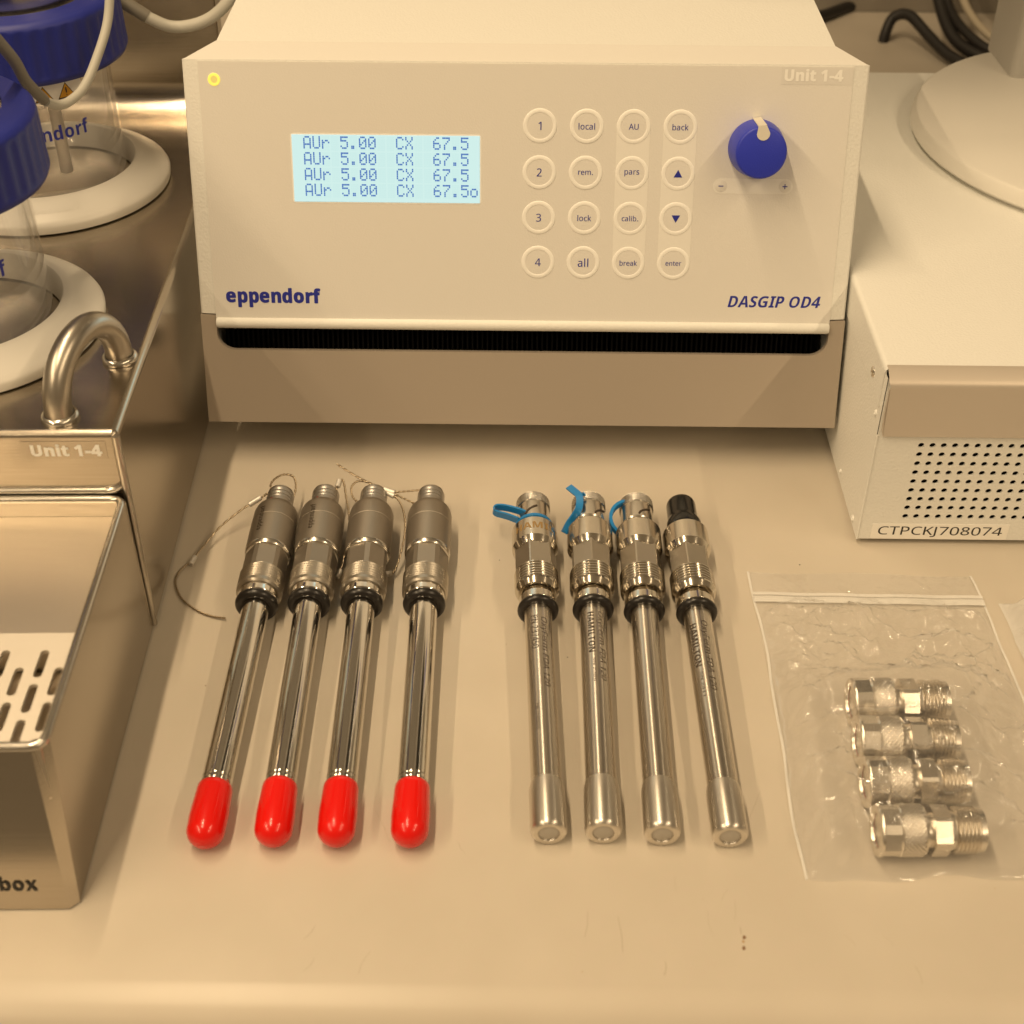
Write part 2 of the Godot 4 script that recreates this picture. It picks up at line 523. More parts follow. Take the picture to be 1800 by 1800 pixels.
# ---------------------------------------------------------------- bench
func build_bench() -> void:
	var b := mb()
	var prof := []
	for k in 9:
		var t := PI / 2 * (1.0 - k / 8.0)
		prof.append(Vector2(-283 + 17 * cos(t), -17 + 17 * sin(t)))      # (z, y)
	var rows := []
	var line: Array = [Vector2(-1262, 0), Vector2(-700, 0), Vector2(-400, 0), Vector2(-300, 0)] + prof + [Vector2(-266, -42)]
	for p in line:
		var row := []
		for x in [-900, -300, 0, 300, 900]: row.append(Vector3(x, p.y, p.x))
		rows.append(row)
	b.grid(rows)
	b.quad(Vector3(-900, -42, -1262), Vector3(900, -42, -1262), Vector3(900, -42, -266), Vector3(-900, -42, -266))
	var o := structure("bench_top", b, M.bench)
	# marks on the laminate
	var rng := RandomNumberGenerator.new()
	rng.seed = 4
	var blob := func(c: Vector2, rx: float, rz: float, m: Material) -> void:
		var q := PackedVector2Array()
		for k in 14: q.append(Vector2(c.x, -c.y) + Vector2(rx, 0).rotated(TAU * k / 14) * Vector2(1, rz / rx) * rng.randf_range(0.65, 1.1))
		var s := mb(Transform3D(Basis(Vector3.RIGHT, Vector3.FORWARD, Vector3.UP), Vector3.ZERO))
		s.plate(q, 0.02, 0.10, false)
		part(o, "stain", s, m)
	blob.call(Vector2(81.8, -302.8), 0.65, 0.9, M.stain)
	blob.call(Vector2(81.3, -301.0), 0.4, 0.7, M.stain_pale)
	blob.call(Vector2(81.2, -298.4), 0.65, 1.0, M.stain)
	blob.call(Vector2(80.9, -305.6), 0.18, 1.8, M.scratch)
	blob.call(Vector2(22.2, -443.6), 0.28, 0.28, M.black_ink)
	blob.call(Vector2(-8.4, -508.0), 0.25, 0.25, M.black_ink)
	blob.call(Vector2(-130.9, -424.0), 0.3, 0.3, M.stain)
	blob.call(Vector2(131.8, -507.0), 0.35, 0.35, M.black_ink)
	blob.call(Vector2(24.0, -288.0), 0.2, 0.25, M.stain_pale)
	for s in [[Vector2(37.4, -311), Vector2(38.4, -296), 0.22], [Vector2(26.6, -313), Vector2(25.2, -302), 0.2], [Vector2(53, -292.5), Vector2(52.3, -287), 0.25], [Vector2(-70.5, -306), Vector2(-74, -300), 0.15], [Vector2(-53.5, -358), Vector2(-47, -343), 0.14], [Vector2(96, -370), Vector2(84, -345), 0.14], [Vector2(140, -292), Vector2(141, -285), 0.2]]:
		var m := mb()
		var p0 := Vector3(s[0].x, 0.0, s[0].y); var p1 := Vector3(s[1].x, 0.0, s[1].y)
		var mid := (p0 + p1) / 2 + Vector3(0.5, 0, 0.2)
		m.tube(smooth_path([p0, mid, p1], 4), s[2] * 0.5, 5)
		part(o, "scratch", m, M.scratch)
	for k in 16:
		blob.call(Vector2(rng.randf_range(-120, 210), rng.randf_range(-540, -288)), rng.randf_range(0.1, 0.22), rng.randf_range(0.1, 0.22), M.stain_pale if k % 3 else M.stain)
	for k in 9:
		var m := mb()
		var p0 := Vector3(rng.randf_range(-110, 190), 0.0, rng.randf_range(-345, -290))
		var q := Vector3(rng.randf_range(-4, 4), 0, rng.randf_range(4, 11))
		m.tube(smooth_path([p0, p0 + q * 0.5 + Vector3(rng.randf_range(-0.8, 0.8), 0, 0), p0 + q], 4), 0.06, 5)
		part(o, "scratch", m, M.scratch)
	b = mb()
	b.box(Vector3(-900, -42, -1290), Vector3(900, 170, -1263))
	structure("wall_splashback", b, M.splash)

# ---------------------------------------------------------------- steel station on the left
func station_frame() -> Transform3D:
	return Transform3D(Basis(Vector3.UP, deg_to_rad(1.5)), Vector3(-155.5, 0, -311))

func build_station() -> void:
	var f := station_frame()
	var t := thing("steel_station", "brushed stainless steel station with slotted drip tray and bottles on its raised back", "lab station", f.origin, f.basis)
	# raised block: top with bent edges, front, side
	var rows := []
	var b := mb()
	var r := 3.0
	var path := [Vector2(-150, 2)]                                    # (z, y) up the front, over the top
	for k in 6: path.append(Vector2(-150 - r + r * cos(PI / 2 * k / 5), 104 - r + r * sin(PI / 2 * k / 5)))
	path.append(Vector2(-300, 104)); path.append(Vector2(-458, 104))
	for k in 7: path.append(Vector2(-458 - 16 * sin(PI / 2 * k / 6), 120 - 16 * cos(PI / 2 * k / 6)))
	path.append(Vector2(-474, 300))
	# the surface ends at a rounded right-hand edge
	var across := [Vector2(-330, 0)]
	for k in 6: across.append(Vector2(-r + r * sin(PI / 2 * k / 5), -r + r * cos(PI / 2 * k / 5)))
	for i in range(path.size() - 1, -1, -1):
		var p: Vector2 = path[i]
		var q: Vector2 = path[maxi(i - 1, 0)]; var s: Vector2 = path[mini(i + 1, path.size() - 1)]
		var nn := (s - q).orthogonal().normalized()                     # (z, y): outward
		if nn.dot(Vector2(1, 1)) < 0: nn = -nn
		var row := []
		for a in across: row.append(Vector3(a.x, p.y + nn.y * a.y, p.x + nn.x * a.y))
		rows.append(row)
	b.grid(rows)
	part(t, "raised_block", b, M.steel)
	b = mb()
	b.quad(Vector3(0, 2, -153), Vector3(0, 2, -470), Vector3(0, 101, -470), Vector3(0, 101, -153))
	b.quad(Vector3(0, 101, -461), Vector3(0, 101, -477), Vector3(0, 300, -477), Vector3(0, 300, -477))
	b.box(Vector3(-328, 0.5, -472), Vector3(-2, 2, -154))
	part(t, "side_panel", b, M.steel)
	# folded flange where the tray hooks in
	b = mb()
	b.tube([Vector3(-330, 75.5, -149.6), Vector3(-9, 75.5, -149.6), Vector3(-5, 76, -149.5), Vector3(-2, 78, -149.6)], 1.6, 10)
	part(t, "flange", b, M.bright_steel)
	# vertical edge rod with a weld spot
	b = mb()
	b.tube([Vector3(-0.8, 1.2, -150), Vector3(-0.8, 102.5, -150)], 1.7, 12)
	part(t, "corner_edge", b, M.satin_steel)
	# drip tray: rim, walls, floor
	var H := 73.0
	var zf := -12.0; var zb := -147.0
	b = mb()
	b.tube([Vector3(-330, H, zb), Vector3(-7, H, zb), Vector3(-4, H, zb + 0.7), Vector3(-2.6, H, zb + 2.2), Vector3(-2, H, zb + 5), Vector3(-2, H, zf - 5), Vector3(-2.6, H, zf - 2.2), Vector3(-4, H, zf - 0.7), Vector3(-7, H, zf), Vector3(-330, H, zf)], 1.7, 12)
	part(t, "tray_rim", b, M.bright_steel)
	b = mb()
	b.quad(Vector3(-330, 0.8, 0), Vector3(-4, 0.8, 0), Vector3(-6, H, zf + 1), Vector3(-330, H, zf + 1))      # sloping front
	b.quad(Vector3(-4, 0.8, 0), Vector3(-0.8, 0.8, -3), Vector3(-0.8, H, zf - 4), Vector3(-6, H, zf + 1))
	b.quad(Vector3(-0.8, 0.8, -3), Vector3(-0.8, 0.8, -148), Vector3(-0.8, H, zb + 1), Vector3(-0.8, H, zf - 4))
	part(t, "tray_body", b, M.steel)
	b = mb()
	b.quad(Vector3(-330, 65, -70), Vector3(-3, 65, -70), Vector3(-3, 65, zb + 1.5), Vector3(-330, 65, zb + 1.5))
	b.quad(Vector3(-330, 65, zb + 1.4), Vector3(-3, 65, zb + 1.4), Vector3(-3, H, zb + 1.2), Vector3(-330, H, zb + 1.2))
	b.quad(Vector3(-3.2, 55, zf), Vector3(-3.2, H, zf), Vector3(-3.2, H, zb), Vector3(-3.2, 55, zb))
	b.quad(Vector3(-330, 50, -9), Vector3(-3, 50, -9), Vector3(-3, 50, -70), Vector3(-330, 50, -70))
	b.quad(Vector3(-330, 50, -71), Vector3(-3, 50, -71), Vector3(-3, 65, -70), Vector3(-330, 65, -70))
	b.quad(Vector3(-3, 50, -10), Vector3(-330, 50, -10), Vector3(-330, H, zf), Vector3(-3, H, zf))
	part(t, "tray_floor", b, M.steel_tray)
	# slotted plate: one cell of the sheet round every slot
	b = mb(Transform3D(Basis(Vector3.RIGHT, Vector3.FORWARD, Vector3.UP), Vector3.ZERO))    # x, -z, y
	var px := 7.05; var pz := 17.2
	for c in 10:
		var x := -6.45 - px * c
		var first := 28.4 if c % 2 == 0 else 37.3
		var lo := Vector2(x - px / 2, 0); var hi := Vector2(x + px / 2, 0)
		if c == 0: hi.x = -3.4
		var y0 := 12.4
		for k in range(-1, 2):
			var cy := first + pz * k
			var a := maxf(cy - pz / 2, y0); var e := cy + pz / 2
			if e < y0 + 4: continue
			var s0 := maxf(cy - 7, y0 + 1.0); var s1 := cy + 7
			b.cell(Vector2(lo.x, a), Vector2(hi.x, e), Vector2(x, (s0 + s1) / 2), 1.65, maxf((s1 - s0) / 2 - 1.65, 0.2), 70, 1.6)
			y0 = e
		b.quad(Vector3(lo.x, y0, 70), Vector3(hi.x, y0, 70), Vector3(hi.x, 70.5, 70), Vector3(lo.x, 70.5, 70))
	b.quad(Vector3(-74, 70.5, 70), Vector3(-3.4, 70.5, 70), Vector3(-3.4, 70.5, 68.4), Vector3(-74, 70.5, 68.4))
	b.quad(Vector3(-330, 12.4, 70), Vector3(-73.43, 12.4, 70), Vector3(-73.43, 70.5, 70), Vector3(-330, 70.5, 70))
	part(t, "slotted_plate", b, M.steel_plate)
	# lettering and label
	b = mb()
	b.quad(Vector3(-39.5, 91.2, -149.88), Vector3(-5.5, 91.2, -149.88), Vector3(-5.5, 99.9, -149.88), Vector3(-39.5, 99.9, -149.88))
	var lab := part(t, "label_tape", b, M.tape_steel, "clear label tape with white words Unit 1-4")
	b = mb()
	flat_text(b, "Unit 1-4", bold, Vector2(28.4, 5.9), Vector3(-21.6, 95.6, -149.8), 0.0, 0.14)
	part(lab, "lettering", b, M.print_white)
	var lean := atan2(11.0, 72.2)
	b = mb(Transform3D(Basis(Vector3.RIGHT, -lean), Vector3(0, 0.8, 0)))
	flat_text(b, "box", bold, Vector2(13.4, 6.4), Vector3(-20.2, 12.3, 0.35))
	part(t, "lettering", b, M.black_ink)
	# bow handle with two collars
	var a0 := Vector3(-24.8, 104, -160.6); var a1 := Vector3(-9.6, 104, -204.6)
	var path2 := []
	var mid := (a0 + a1) / 2; var half := (a0 - a1) / 2
	path2.append(a0 + Vector3(0, -0.5, 0))
	for k in 25:
		var th := PI * k / 24
		path2.append(mid + half * cos(th) + Vector3(0, 4 + 22.5 * sin(th), 0))
	path2.append(a1 + Vector3(0, -0.5, 0))
	b = mb()
	b.tube(path2, 5.6, 20, false)
	var hd := part(t, "handle", b, M.satin_steel)
	for p in [a0, a1]:
		b = mb(Transform3D(Basis.IDENTITY, p))
		b.lathe([[0.1, 7.4], [1.3, 7.6], [2.4, 7.0], [2.8, 6.2], [2.2, 5.7]], 32, 60)
		part(hd, "collar", b, M.bright_steel)
	# a drain stud in the tray floor
	b = mb(Transform3D(Basis.IDENTITY, Vector3(-55, 65, -108)))
	b.lathe([[0, 4.5], [2.2, 4.2], [2.8, 3.4], [2.9, 0]], 24, 60)
	part(t, "stud", b, M.bright_steel)

# ---------------------------------------------------------------- the measuring unit
func build_unit() -> void:
	var lean := deg_to_rad(15.65)
	var O := Vector3(1.3, 22, -587.2)
	var t := thing("measuring_unit", "white bench instrument with lit display, round keys and a blue knob", "lab instrument", O, Basis(Vector3.RIGHT, -lean))
	var w := into(t)
	# body behind (level, in world millimetres)
	var b := mb(w)
	b.box(Vector3(-143.7, 22, -900), Vector3(146.3, 189.4, -656))
	part(t, "body", b, M.white_paint)
	for x in [-120, 120]:
		for z in [-640, -860]:
			b = mb(w)
			b.box(Vector3(x - 12, 0, z - 12), Vector3(x + 12, 22.5, z + 12))
			part(t, "foot", b, M.rubber)
	# housing from the front frame to the body
	b = mb()
	var inv := w
	var back := [inv * Vector3(-143.7, 23, -657), inv * Vector3(146.3, 23, -657), inv * Vector3(146.3, 190, -657), inv * Vector3(-143.7, 190, -657)]
	var front := [Vector3(-156.8, 0.5, -4), Vector3(156.8, 0.5, -4), Vector3(156.8, 173.9, -4), Vector3(-156.8, 173.9, -4)]
	for k in 4: b.quad(front[k], back[k], back[(k + 1) % 4], front[(k + 1) % 4])
	part(t, "housing", b, M.fascia)
	# front frame with bevelled cheeks
	b = mb()
	var sec := [Vector2(-157, -8), Vector2(-157, -2.4), Vector2(-156.7, -1.7), Vector2(-156, -1.2), Vector2(-150.2, -0.25), Vector2(-149.6, -0.1), Vector2(149.6, -0.1), Vector2(150.2, -0.25), Vector2(156, -1.2), Vector2(156.7, -1.7), Vector2(157, -2.4), Vector2(157, -8)]
	for i in sec.size() - 1:
		var p: Vector2 = sec[i]; var q: Vector2 = sec[i + 1]
		b.quad(Vector3(p.x, 55.6, p.y), Vector3(q.x, 55.6, q.y), Vector3(q.x, 174, q.y), Vector3(p.x, 174, p.y))
		b.quad(Vector3(p.x, 174, p.y), Vector3(q.x, 174, q.y), Vector3(q.x, 174, -8), Vector3(p.x, 174, -8))
		b.quad(Vector3(p.x, 55.6, -8), Vector3(q.x, 55.6, -8), Vector3(q.x, 55.6, q.y), Vector3(p.x, 55.6, p.y))
	part(t, "front_frame", b, M.white_paint)
	# membrane
	b = mb()
	b.plate(rounded(Vector2(-149.4, 53.4), Vector2(149.4, 173.5), 0.6), -0.1, 0.15, false)
	var mem := part(t, "membrane", b, M.fascia)
	# rolled lip
	b = mb()
	b.xf = turned(Vector3.RIGHT, Vector3(-149.3, 51.2, -0.6))
	var lip := []
	for row in [[-0.001, 0.0], [0.0, 2.4], [0.8, 2.7], [297.8, 2.7], [298.6, 2.4], [298.6, 0.0]]: lip.append(row)
	b.lathe(lip, 24, 60)
	b.xf = Transform3D.IDENTITY
	b.box(Vector3(-149.2, 51, -3), Vector3(149.2, 53.5, 0.6))
	part(t, "lip", b, M.white_paint)
	# silver lower panel with the dark air slot
	var o := PackedVector2Array([Vector2(-157, 0), Vector2(157, 0), Vector2(157, 55), Vector2(149.6, 55)])
	for k in 9: o.append(Vector2(141.0, 46.0) + Vector2(8.6, 0).rotated(-PI / 2 * k / 8))
	for k in 9: o.append(Vector2(-141.0, 46.0) + Vector2(0, -8.6).rotated(-PI / 2 * k / 8))
	o.append(Vector2(-149.6, 55)); o.append(Vector2(-157, 55))
	b = mb()
	b.plate(o, -3.6, -0.3)
	part(t, "lower_panel", b, M.silver_paint)
	b = mb()
	b.quad(Vector3(-150, 30, -22), Vector3(150, 30, -22), Vector3(150, 56, -22), Vector3(-150, 56, -22))
	b.quad(Vector3(-150, 33, -3.7), Vector3(150, 33, -3.7), Vector3(150, 33, -22), Vector3(-150, 33, -22))
	var slot := part(t, "slot_lining", b, M.dark_lining)  # near-black back and floor of the slot
	b = mb()
	for k in 118:
		var x := -147.5 + k * 2.5
		b.box(Vector3(x - 0.4, 34, -21.5), Vector3(x + 0.4, 55, -16))
	var fins := part(slot, "fins", b, M.black)
	fins.set_meta("kind", "stuff")
	# display
	b = mb()
	b.plate(rounded(Vector2(-108.9, 109.8), Vector2(-20.1, 141.9), 1.4), 0.1, 0.22, false)
	var frame := part(t, "display_frame", b, M.print_white)
	b = mb()
	b.quad(Vector3(-108.2, 110.4, 0.4), Vector3(-20.8, 110.4, 0.4), Vector3(-20.8, 141.3, 0.4), Vector3(-108.2, 141.3, 0.4))
	part(frame, "screen", b, screen_material())
	var glow := AreaLight3D.new()
	glow.name = "screen_light"
	glow.area_size = Vector2(0.087, 0.031)
	glow.light_energy = 0.0004
	glow.light_color = Color(0.80, 0.97, 0.95)
	glow.shadow_enabled = true
	glow.rotation.y = PI
	glow.position = Vector3(-0.0645, 0.1258, 0.0008)
	t.add_child(glow)
	# keys
	for x in [50.3, 71.9]:
		b = mb()
		b.plate(rounded(Vector2(x - 7.7, 74.9), Vector2(x + 7.7, 153.9), 7.6, 10), 0.1, 0.24, false)
		part(mem, "key_band", b, M.band)
	var caps := [["1", "local", "AU", "back"], ["2", "rem.", "pars", "up"], ["3", "lock", "calib.", "down"], ["4", "all", "break", "enter"]]
	var wide := {"local": 7.6, "rem.": 6.9, "lock": 6.5, "all": 5.0, "AU": 4.5, "pars": 6.9, "calib.": 7.8, "break": 8.3, "back": 7.4, "enter": 7.5}
	for rr in 4:
		for c in 4:
			var cx: float = [7.0, 28.65, 50.3, 71.9][c]; var cy: float = [146.2, 125.0, 103.9, 82.6][rr]
			b = mb(Transform3D(Basis(Vector3.RIGHT, PI / 2), Vector3(cx, cy, 0)))
			b.lathe([[0.1, 7.85], [0.30, 7.8], [0.42, 7.6], [0.42, 6.15], [0.36, 5.98], [0.28, 5.95]], 48, 60)
			var key := part(mem, "key", b, M.print_white)
			b = mb(Transform3D(Basis(Vector3.RIGHT, PI / 2), Vector3(cx, cy, 0)))
			b.lathe([[0.30, 6.0], [0.34, 3.0], [0.36, 0.0]], 48, 60)
			part(key, "key_face", b, M.fascia)
			var s: String = caps[rr][c]
			b = mb()
			if s == "up" or s == "down":
				var k := 1.0 if s == "up" else -1.0
				var tri := PackedVector2Array([Vector2(cx - 2.0, cy - 1.7 * k), Vector2(cx + 2.0, cy - 1.7 * k), Vector2(cx, cy + 1.8 * k)])
				if k < 0: tri.reverse()
				b.plate(tri, 0.36, 0.46, false)
			elif c == 0:
				flat_text(b, s, sans, Vector2(0, 3.7), Vector3(cx, cy, 0.46))
			else:
				flat_text(b, s, sans, Vector2(wide[s], 0), Vector3(cx, cy, 0.46))
			part(key, "caption", b, M.blue_ink)
	# knob
	b = mb(Transform3D(Basis(Vector3.RIGHT, PI / 2), Vector3(107.4, 137.3, 0.2)))
	b.lathe([[0, 13.0], [1.5, 13.1], [15.8, 11.75], [16.7, 11.3], [17.0, 10.6], [17.0, 0]], 64, 50)
	var kn := part(t, "knob", b, M.blue_knob)
	b = mb()
	var dir := Vector2(-0.16, 1).normalized(); var sd := Vector2(dir.y, -dir.x)
	var c0 := Vector2(107.6, 145.9)
	var ind := PackedVector2Array()
	for k in 11: ind.append(c0 + (-sd * 3.0).rotated(PI * k / 10))
	ind.append(c0 + sd * 1.9 + dir * 3.4); ind.append(c0 - sd * 1.9 + dir * 3.4)
	b.plate(ind, 13.0, 17.5)
	var q0 := c0 + dir * 3.2; var q1 := c0 + dir * 4.6
	var A := Vector3(q0.x, q0.y, 17.45); var B := Vector3(q1.x, q1.y, 0.6)
	var S := Vector3(sd.x, sd.y, 0) * 1.9; var N := Vector3(dir.x, dir.y, 0) * 0.5
	b.quad(B - S + N, A - S + N, A + S + N, B + S + N)
	b.quad(A - S - N, A - S + N, B - S + N, B - S - N)
	b.quad(A + S + N, A + S - N, B + S - N, B + S + N)
	b.quad(A - S - N, A + S - N, A + S + N, A - S + N)
	part(kn, "pointer", b, M.cream)
	# minus / plus scale
	b = mb()
	b.plate(rounded(Vector2(88.6, 116.0), Vector2(126.0, 123.0), 3.4, 8), 0.1, 0.24, false)
	var sc := part(mem, "scale_band", b, M.band)
	for e in [[92.3, "−"], [122.3, "+"]]:
		b = mb(Transform3D(Basis(Vector3.RIGHT, PI / 2), Vector3(e[0], 119.5, 0)))
		b.lathe([[0.25, 2.9], [0.29, 2.8], [0.3, 0]], 24)
		part(sc, "scale_spot", b, M.fascia)
		b = mb()
		b.box(Vector3(e[0] - 1.15, 119.3, 0.31), Vector3(e[0] + 1.15, 119.7, 0.4))
		if e[1] == "+": b.box(Vector3(e[0] - 0.2, 118.35, 0.31), Vector3(e[0] + 0.2, 120.65, 0.41))
		part(sc, "scale_sign", b, M.blue_ink)
	# lamp, lettering, label
	b = mb(Transform3D(Basis(Vector3.RIGHT, PI / 2), Vector3(-142.4, 165.4, 0)))
	b.lathe([[0.1, 2.9], [0.4, 2.7], [0.4, 1.7], [0.2, 1.6]], 32)
	var ld := part(t, "status_light", b, M.led)
	b = mb(Transform3D(Basis(Vector3.RIGHT, PI / 2), Vector3(-142.4, 165.4, 0)))
	b.lathe([[0.25, 1.65], [0.3, 0]], 24)
	part(ld, "light_centre", b, M.led_centre)
	b = mb()
	flat_text(b, "eppendorf", bold, Vector2(45.9, 9.7), Vector3(-120.9, 63.9, 0.22), 0.0, 0.22)
	part(mem, "lettering", b, M.blue_ink)
	b = mb()
	flat_text(b, "DASGIP OD4", bold, Vector2(44.7, 5.6), Vector3(121.6, 64.3, 0.22), 0.2)
	part(mem, "lettering", b, M.blue_ink)
	b = mb()
	b.plate(PackedVector2Array([Vector2(116.6, 165.6), Vector2(149.2, 165.6), Vector2(149.2, 173.3), Vector2(116.6, 173.3)]), 0.16, 0.24, false)
	var tape := part(t, "label_tape", b, M.tape, "clear label tape with white words Unit 1-4")
	b = mb()
	flat_text(b, "Unit 1-4", bold, Vector2(26.8, 5.5), Vector3(131.5, 169.8, 0.3), 0.0, 0.14)
	part(tape, "lettering", b, M.print_white)

func screen_material() -> StandardMaterial3D:
	var glyphs := {
		"A": ["01110", "10001", "10001", "10001", "11111", "10001", "10001"], "U": ["10001", "10001", "10001", "10001", "10001", "10001", "01110"],
		"r": ["00000", "00000", "10110", "11001", "10000", "10000", "10000"], "5": ["11111", "10000", "11110", "00001", "00001", "10001", "01110"],
		".": ["00000", "00000", "00000", "00000", "00000", "01100", "01100"], "0": ["01110", "10001", "10011", "10101", "11001", "10001", "01110"],
		"C": ["01110", "10001", "10000", "10000", "10000", "10001", "01110"], "X": ["10001", "10001", "01010", "00100", "01010", "10001", "10001"],
		"6": ["00110", "01000", "10000", "11110", "10001", "10001", "01110"], "7": ["11111", "00001", "00010", "00100", "01000", "01000", "01000"],
		"o": ["00000", "00000", "01110", "10001", "10001", "10001", "01110"],
	}
	var W := 1988; var H := 700
	var im := Image.create(W, H, false, Image.FORMAT_RGBA8)
	im.fill(Color8(203, 236, 233))
	var dx := 16.33; var dy := 18.7
	for row in 4:
		var s := "AUr 5.00  CX  67.5" + ("o" if row == 3 else "")
		for i in s.length():
			for y in 8:
				for x in 5:                                          # faint unlit dots
					im.fill_rect(Rect2i(roundi(122 + i * 98.0 + x * dx), roundi(16 + row * 164.5 + y * dy), 14, 16), Color8(198, 233, 231))
			if not glyphs.has(s[i]): continue
			for y in 7:
				for x in 5:
					if glyphs[s[i]][y][x] == "1": im.fill_rect(Rect2i(roundi(122 + i * 98.0 + x * dx), roundi(16 + row * 164.5 + y * dy), 15, 17), Color8(48, 104, 184))
	var tex := ImageTexture.create_from_image(im)
	var m := mat("screen", Color(0.05, 0.06, 0.06), 0.25)
	m.emission_enabled = true
	m.emission = Color.BLACK
	m.emission_texture = tex
	m.emission_energy_multiplier = 0.98
	return m

# ---------------------------------------------------------------- white controller with perforated front
func build_controller() -> void:
	var X := 160.5; var Z := -523.3
	var t := thing("controller_box", "white metal box with perforated front and silver front strip, a monitor standing on it", "lab instrument", Vector3(X, 0, Z))
	var b := mb()                                  # local: x to the right, z back is negative
	var D := -348.0; var R := 330.0
	# side, seam, lid
	b.quad(Vector3(0, 3, 0), Vector3(0, 3, D), Vector3(0, 93, D), Vector3(0, 93, 0))
	b.quad(Vector3(R, 3, D), Vector3(R, 3, 0), Vector3(R, 95, 0), Vector3(R, 95, D))
	b.quad(Vector3(R, 3, D), Vector3(0, 3, D), Vector3(0, 95, D), Vector3(R, 95, D))
	b.quad(Vector3(0, 3, D), Vector3(R, 3, D), Vector3(R, 3, 0), Vector3(0, 3, 0))
	part(t, "case", b, M.white_paint)
	b = mb()
	var prof := [Vector2(-0.7, 75.6), Vector2(-0.7, 93.0), Vector2(-0.4, 94.4), Vector2(0.4, 95.2), Vector2(1.8, 95.5), Vector2(R, 95.5)]
	var rows := []
	for p in prof: rows.append([Vector3(p.x, p.y, D), Vector3(p.x, p.y, -4.0)])
	rows.reverse()
	b.grid(rows)
	b.quad(Vector3(-0.7, 75.6, D), Vector3(-0.7, 75.6, -4.0), Vector3(0, 75.6, -4.0), Vector3(0, 75.6, D))
	b.quad(Vector3(-0.7, 75.6, -4.0), Vector3(0.2, 75.6, -4.0), Vector3(0.2, 95.0, -4.0), Vector3(-0.6, 93.5, -4.0))
	part(t, "lid", b, M.white_paint)
	# perforated front: one cell of the sheet round every hole
	b = mb()
	var pitch := 5.09
	var x0 := 21.0; var y0 := 16.6
	var nc := 40
	for c in nc:
		for k in 9:
			var cc := Vector2(x0 + c * pitch, y0 + k * 5.1)
			b.cell(cc - Vector2(pitch, 5.1) / 2, cc + Vector2(pitch, 5.1) / 2, cc, 1.45, 0.0, 0, 1.2, 6)
	var xa := x0 - pitch / 2; var xb := x0 + pitch * (nc - 0.5)
	var ya := y0 - 2.55; var yb := y0 + 5.1 * 8.5
	b.quad(Vector3(0.35, 3, 0), Vector3(R, 3, 0), Vector3(R, ya, 0), Vector3(0.35, ya, 0))
	b.quad(Vector3(0.35, yb, 0), Vector3(R, yb, 0), Vector3(R, 93, 0), Vector3(0.35, 93, 0))
	b.quad(Vector3(0.35, ya, 0), Vector3(xa, ya, 0), Vector3(xa, yb, 0), Vector3(0.35, yb, 0))
	b.quad(Vector3(xb, ya, 0), Vector3(R, ya, 0), Vector3(R, yb, 0), Vector3(xb, yb, 0))
	part(t, "perforated_front", b, M.white_paint)
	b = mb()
	b.quad(Vector3(0.4, 3.2, -16), Vector3(R - 1, 3.2, -16), Vector3(R - 1, 75.4, -16), Vector3(0.4, 75.4, -16))  # dark sheet added behind the holes, stands in for shade inside the case
	part(t, "dark_backing", b, M.dark_lining)
	# folded edge at the front corner
	b = mb()
	b.tube([Vector3(0.4, 3.0, 0), Vector3(0.4, 63, 0)], 0.55, 8)
	part(t, "corner_fold", b, M.white_paint)
	# silver strip bent over the front edge
	b = mb()
	var sp := [Vector2(-6.5, 95.9), Vector2(-3.0, 95.75), Vector2(1.4, 93.4), Vector2(2.6, 92.2), Vector2(3.2, 90.8), Vector2(3.2, 89.2), Vector2(1.6, 63.2)]      # (z, y)
	rows = []
	for p in sp:
		var l := 0.3 if p.y > 92 else 1.0 if p.y > 70 else 2.4
		rows.append([Vector3(l, p.y, p.x), Vector3(R, p.y, p.x)])
	b.grid(rows)
	b.quad(Vector3(2.4, 63.2, 1.6), Vector3(2.4, 63.2, 0), Vector3(R, 63.2, 0), Vector3(R, 63.2, 1.6))
	b.plate(PackedVector2Array([Vector2(1.3, 75), Vector2(1.5, 66), Vector2(2.4, 63.4), Vector2(5, 63.3), Vector2(5, 88), Vector2(1.3, 88)]), 0.1, 1.5)
	part(t, "silver_strip", b, M.silver_pale)
	# number label
	b = mb()
	b.plate(PackedVector2Array([Vector2(6.5, 3.2), Vector2(70.8, 3.2), Vector2(70.9, 12.3), Vector2(6.6, 12.1)]), 0.02, 0.16, false)
	var lab := part(t, "label_sticker", b, M.sticker, "white sticker reading CTPCKJ708074")
	b = mb()
	flat_text(b, "CTPCKJ708074", sans, Vector2(58.5, 6.2), Vector3(38.9, 7.6, 0.24), 0.02)
	part(lab, "lettering", b, M.black_ink)
	# screws in the side
	for s in [[-21.5, 82.7, 2.6, -0.7], [-7.6, 69.8, 1.6, 0.0], [-46, 8.6, 1.2, 0.0], [-10.7, 6.6, 1.6, 0.0]]:
		b = mb(turned(Vector3.LEFT, Vector3(s[3], s[1], s[0])))
		b.lathe([[0, s[2]], [0.5, s[2] * 0.9], [0.8, s[2] * 0.5], [0.5, s[2] * 0.4], [0.3, 0]], 20, 60)
		part(t, "screw", b, M.nickel if s[2] > 2 else M.white_paint)
	for x in [14, R - 14]:
		for z in [-14, D + 14]:
			b = mb()
			b.box(Vector3(x - 9, 0, z - 9), Vector3(x + 9, 3.1, z + 9))
			part(t, "foot", b, M.rubber)

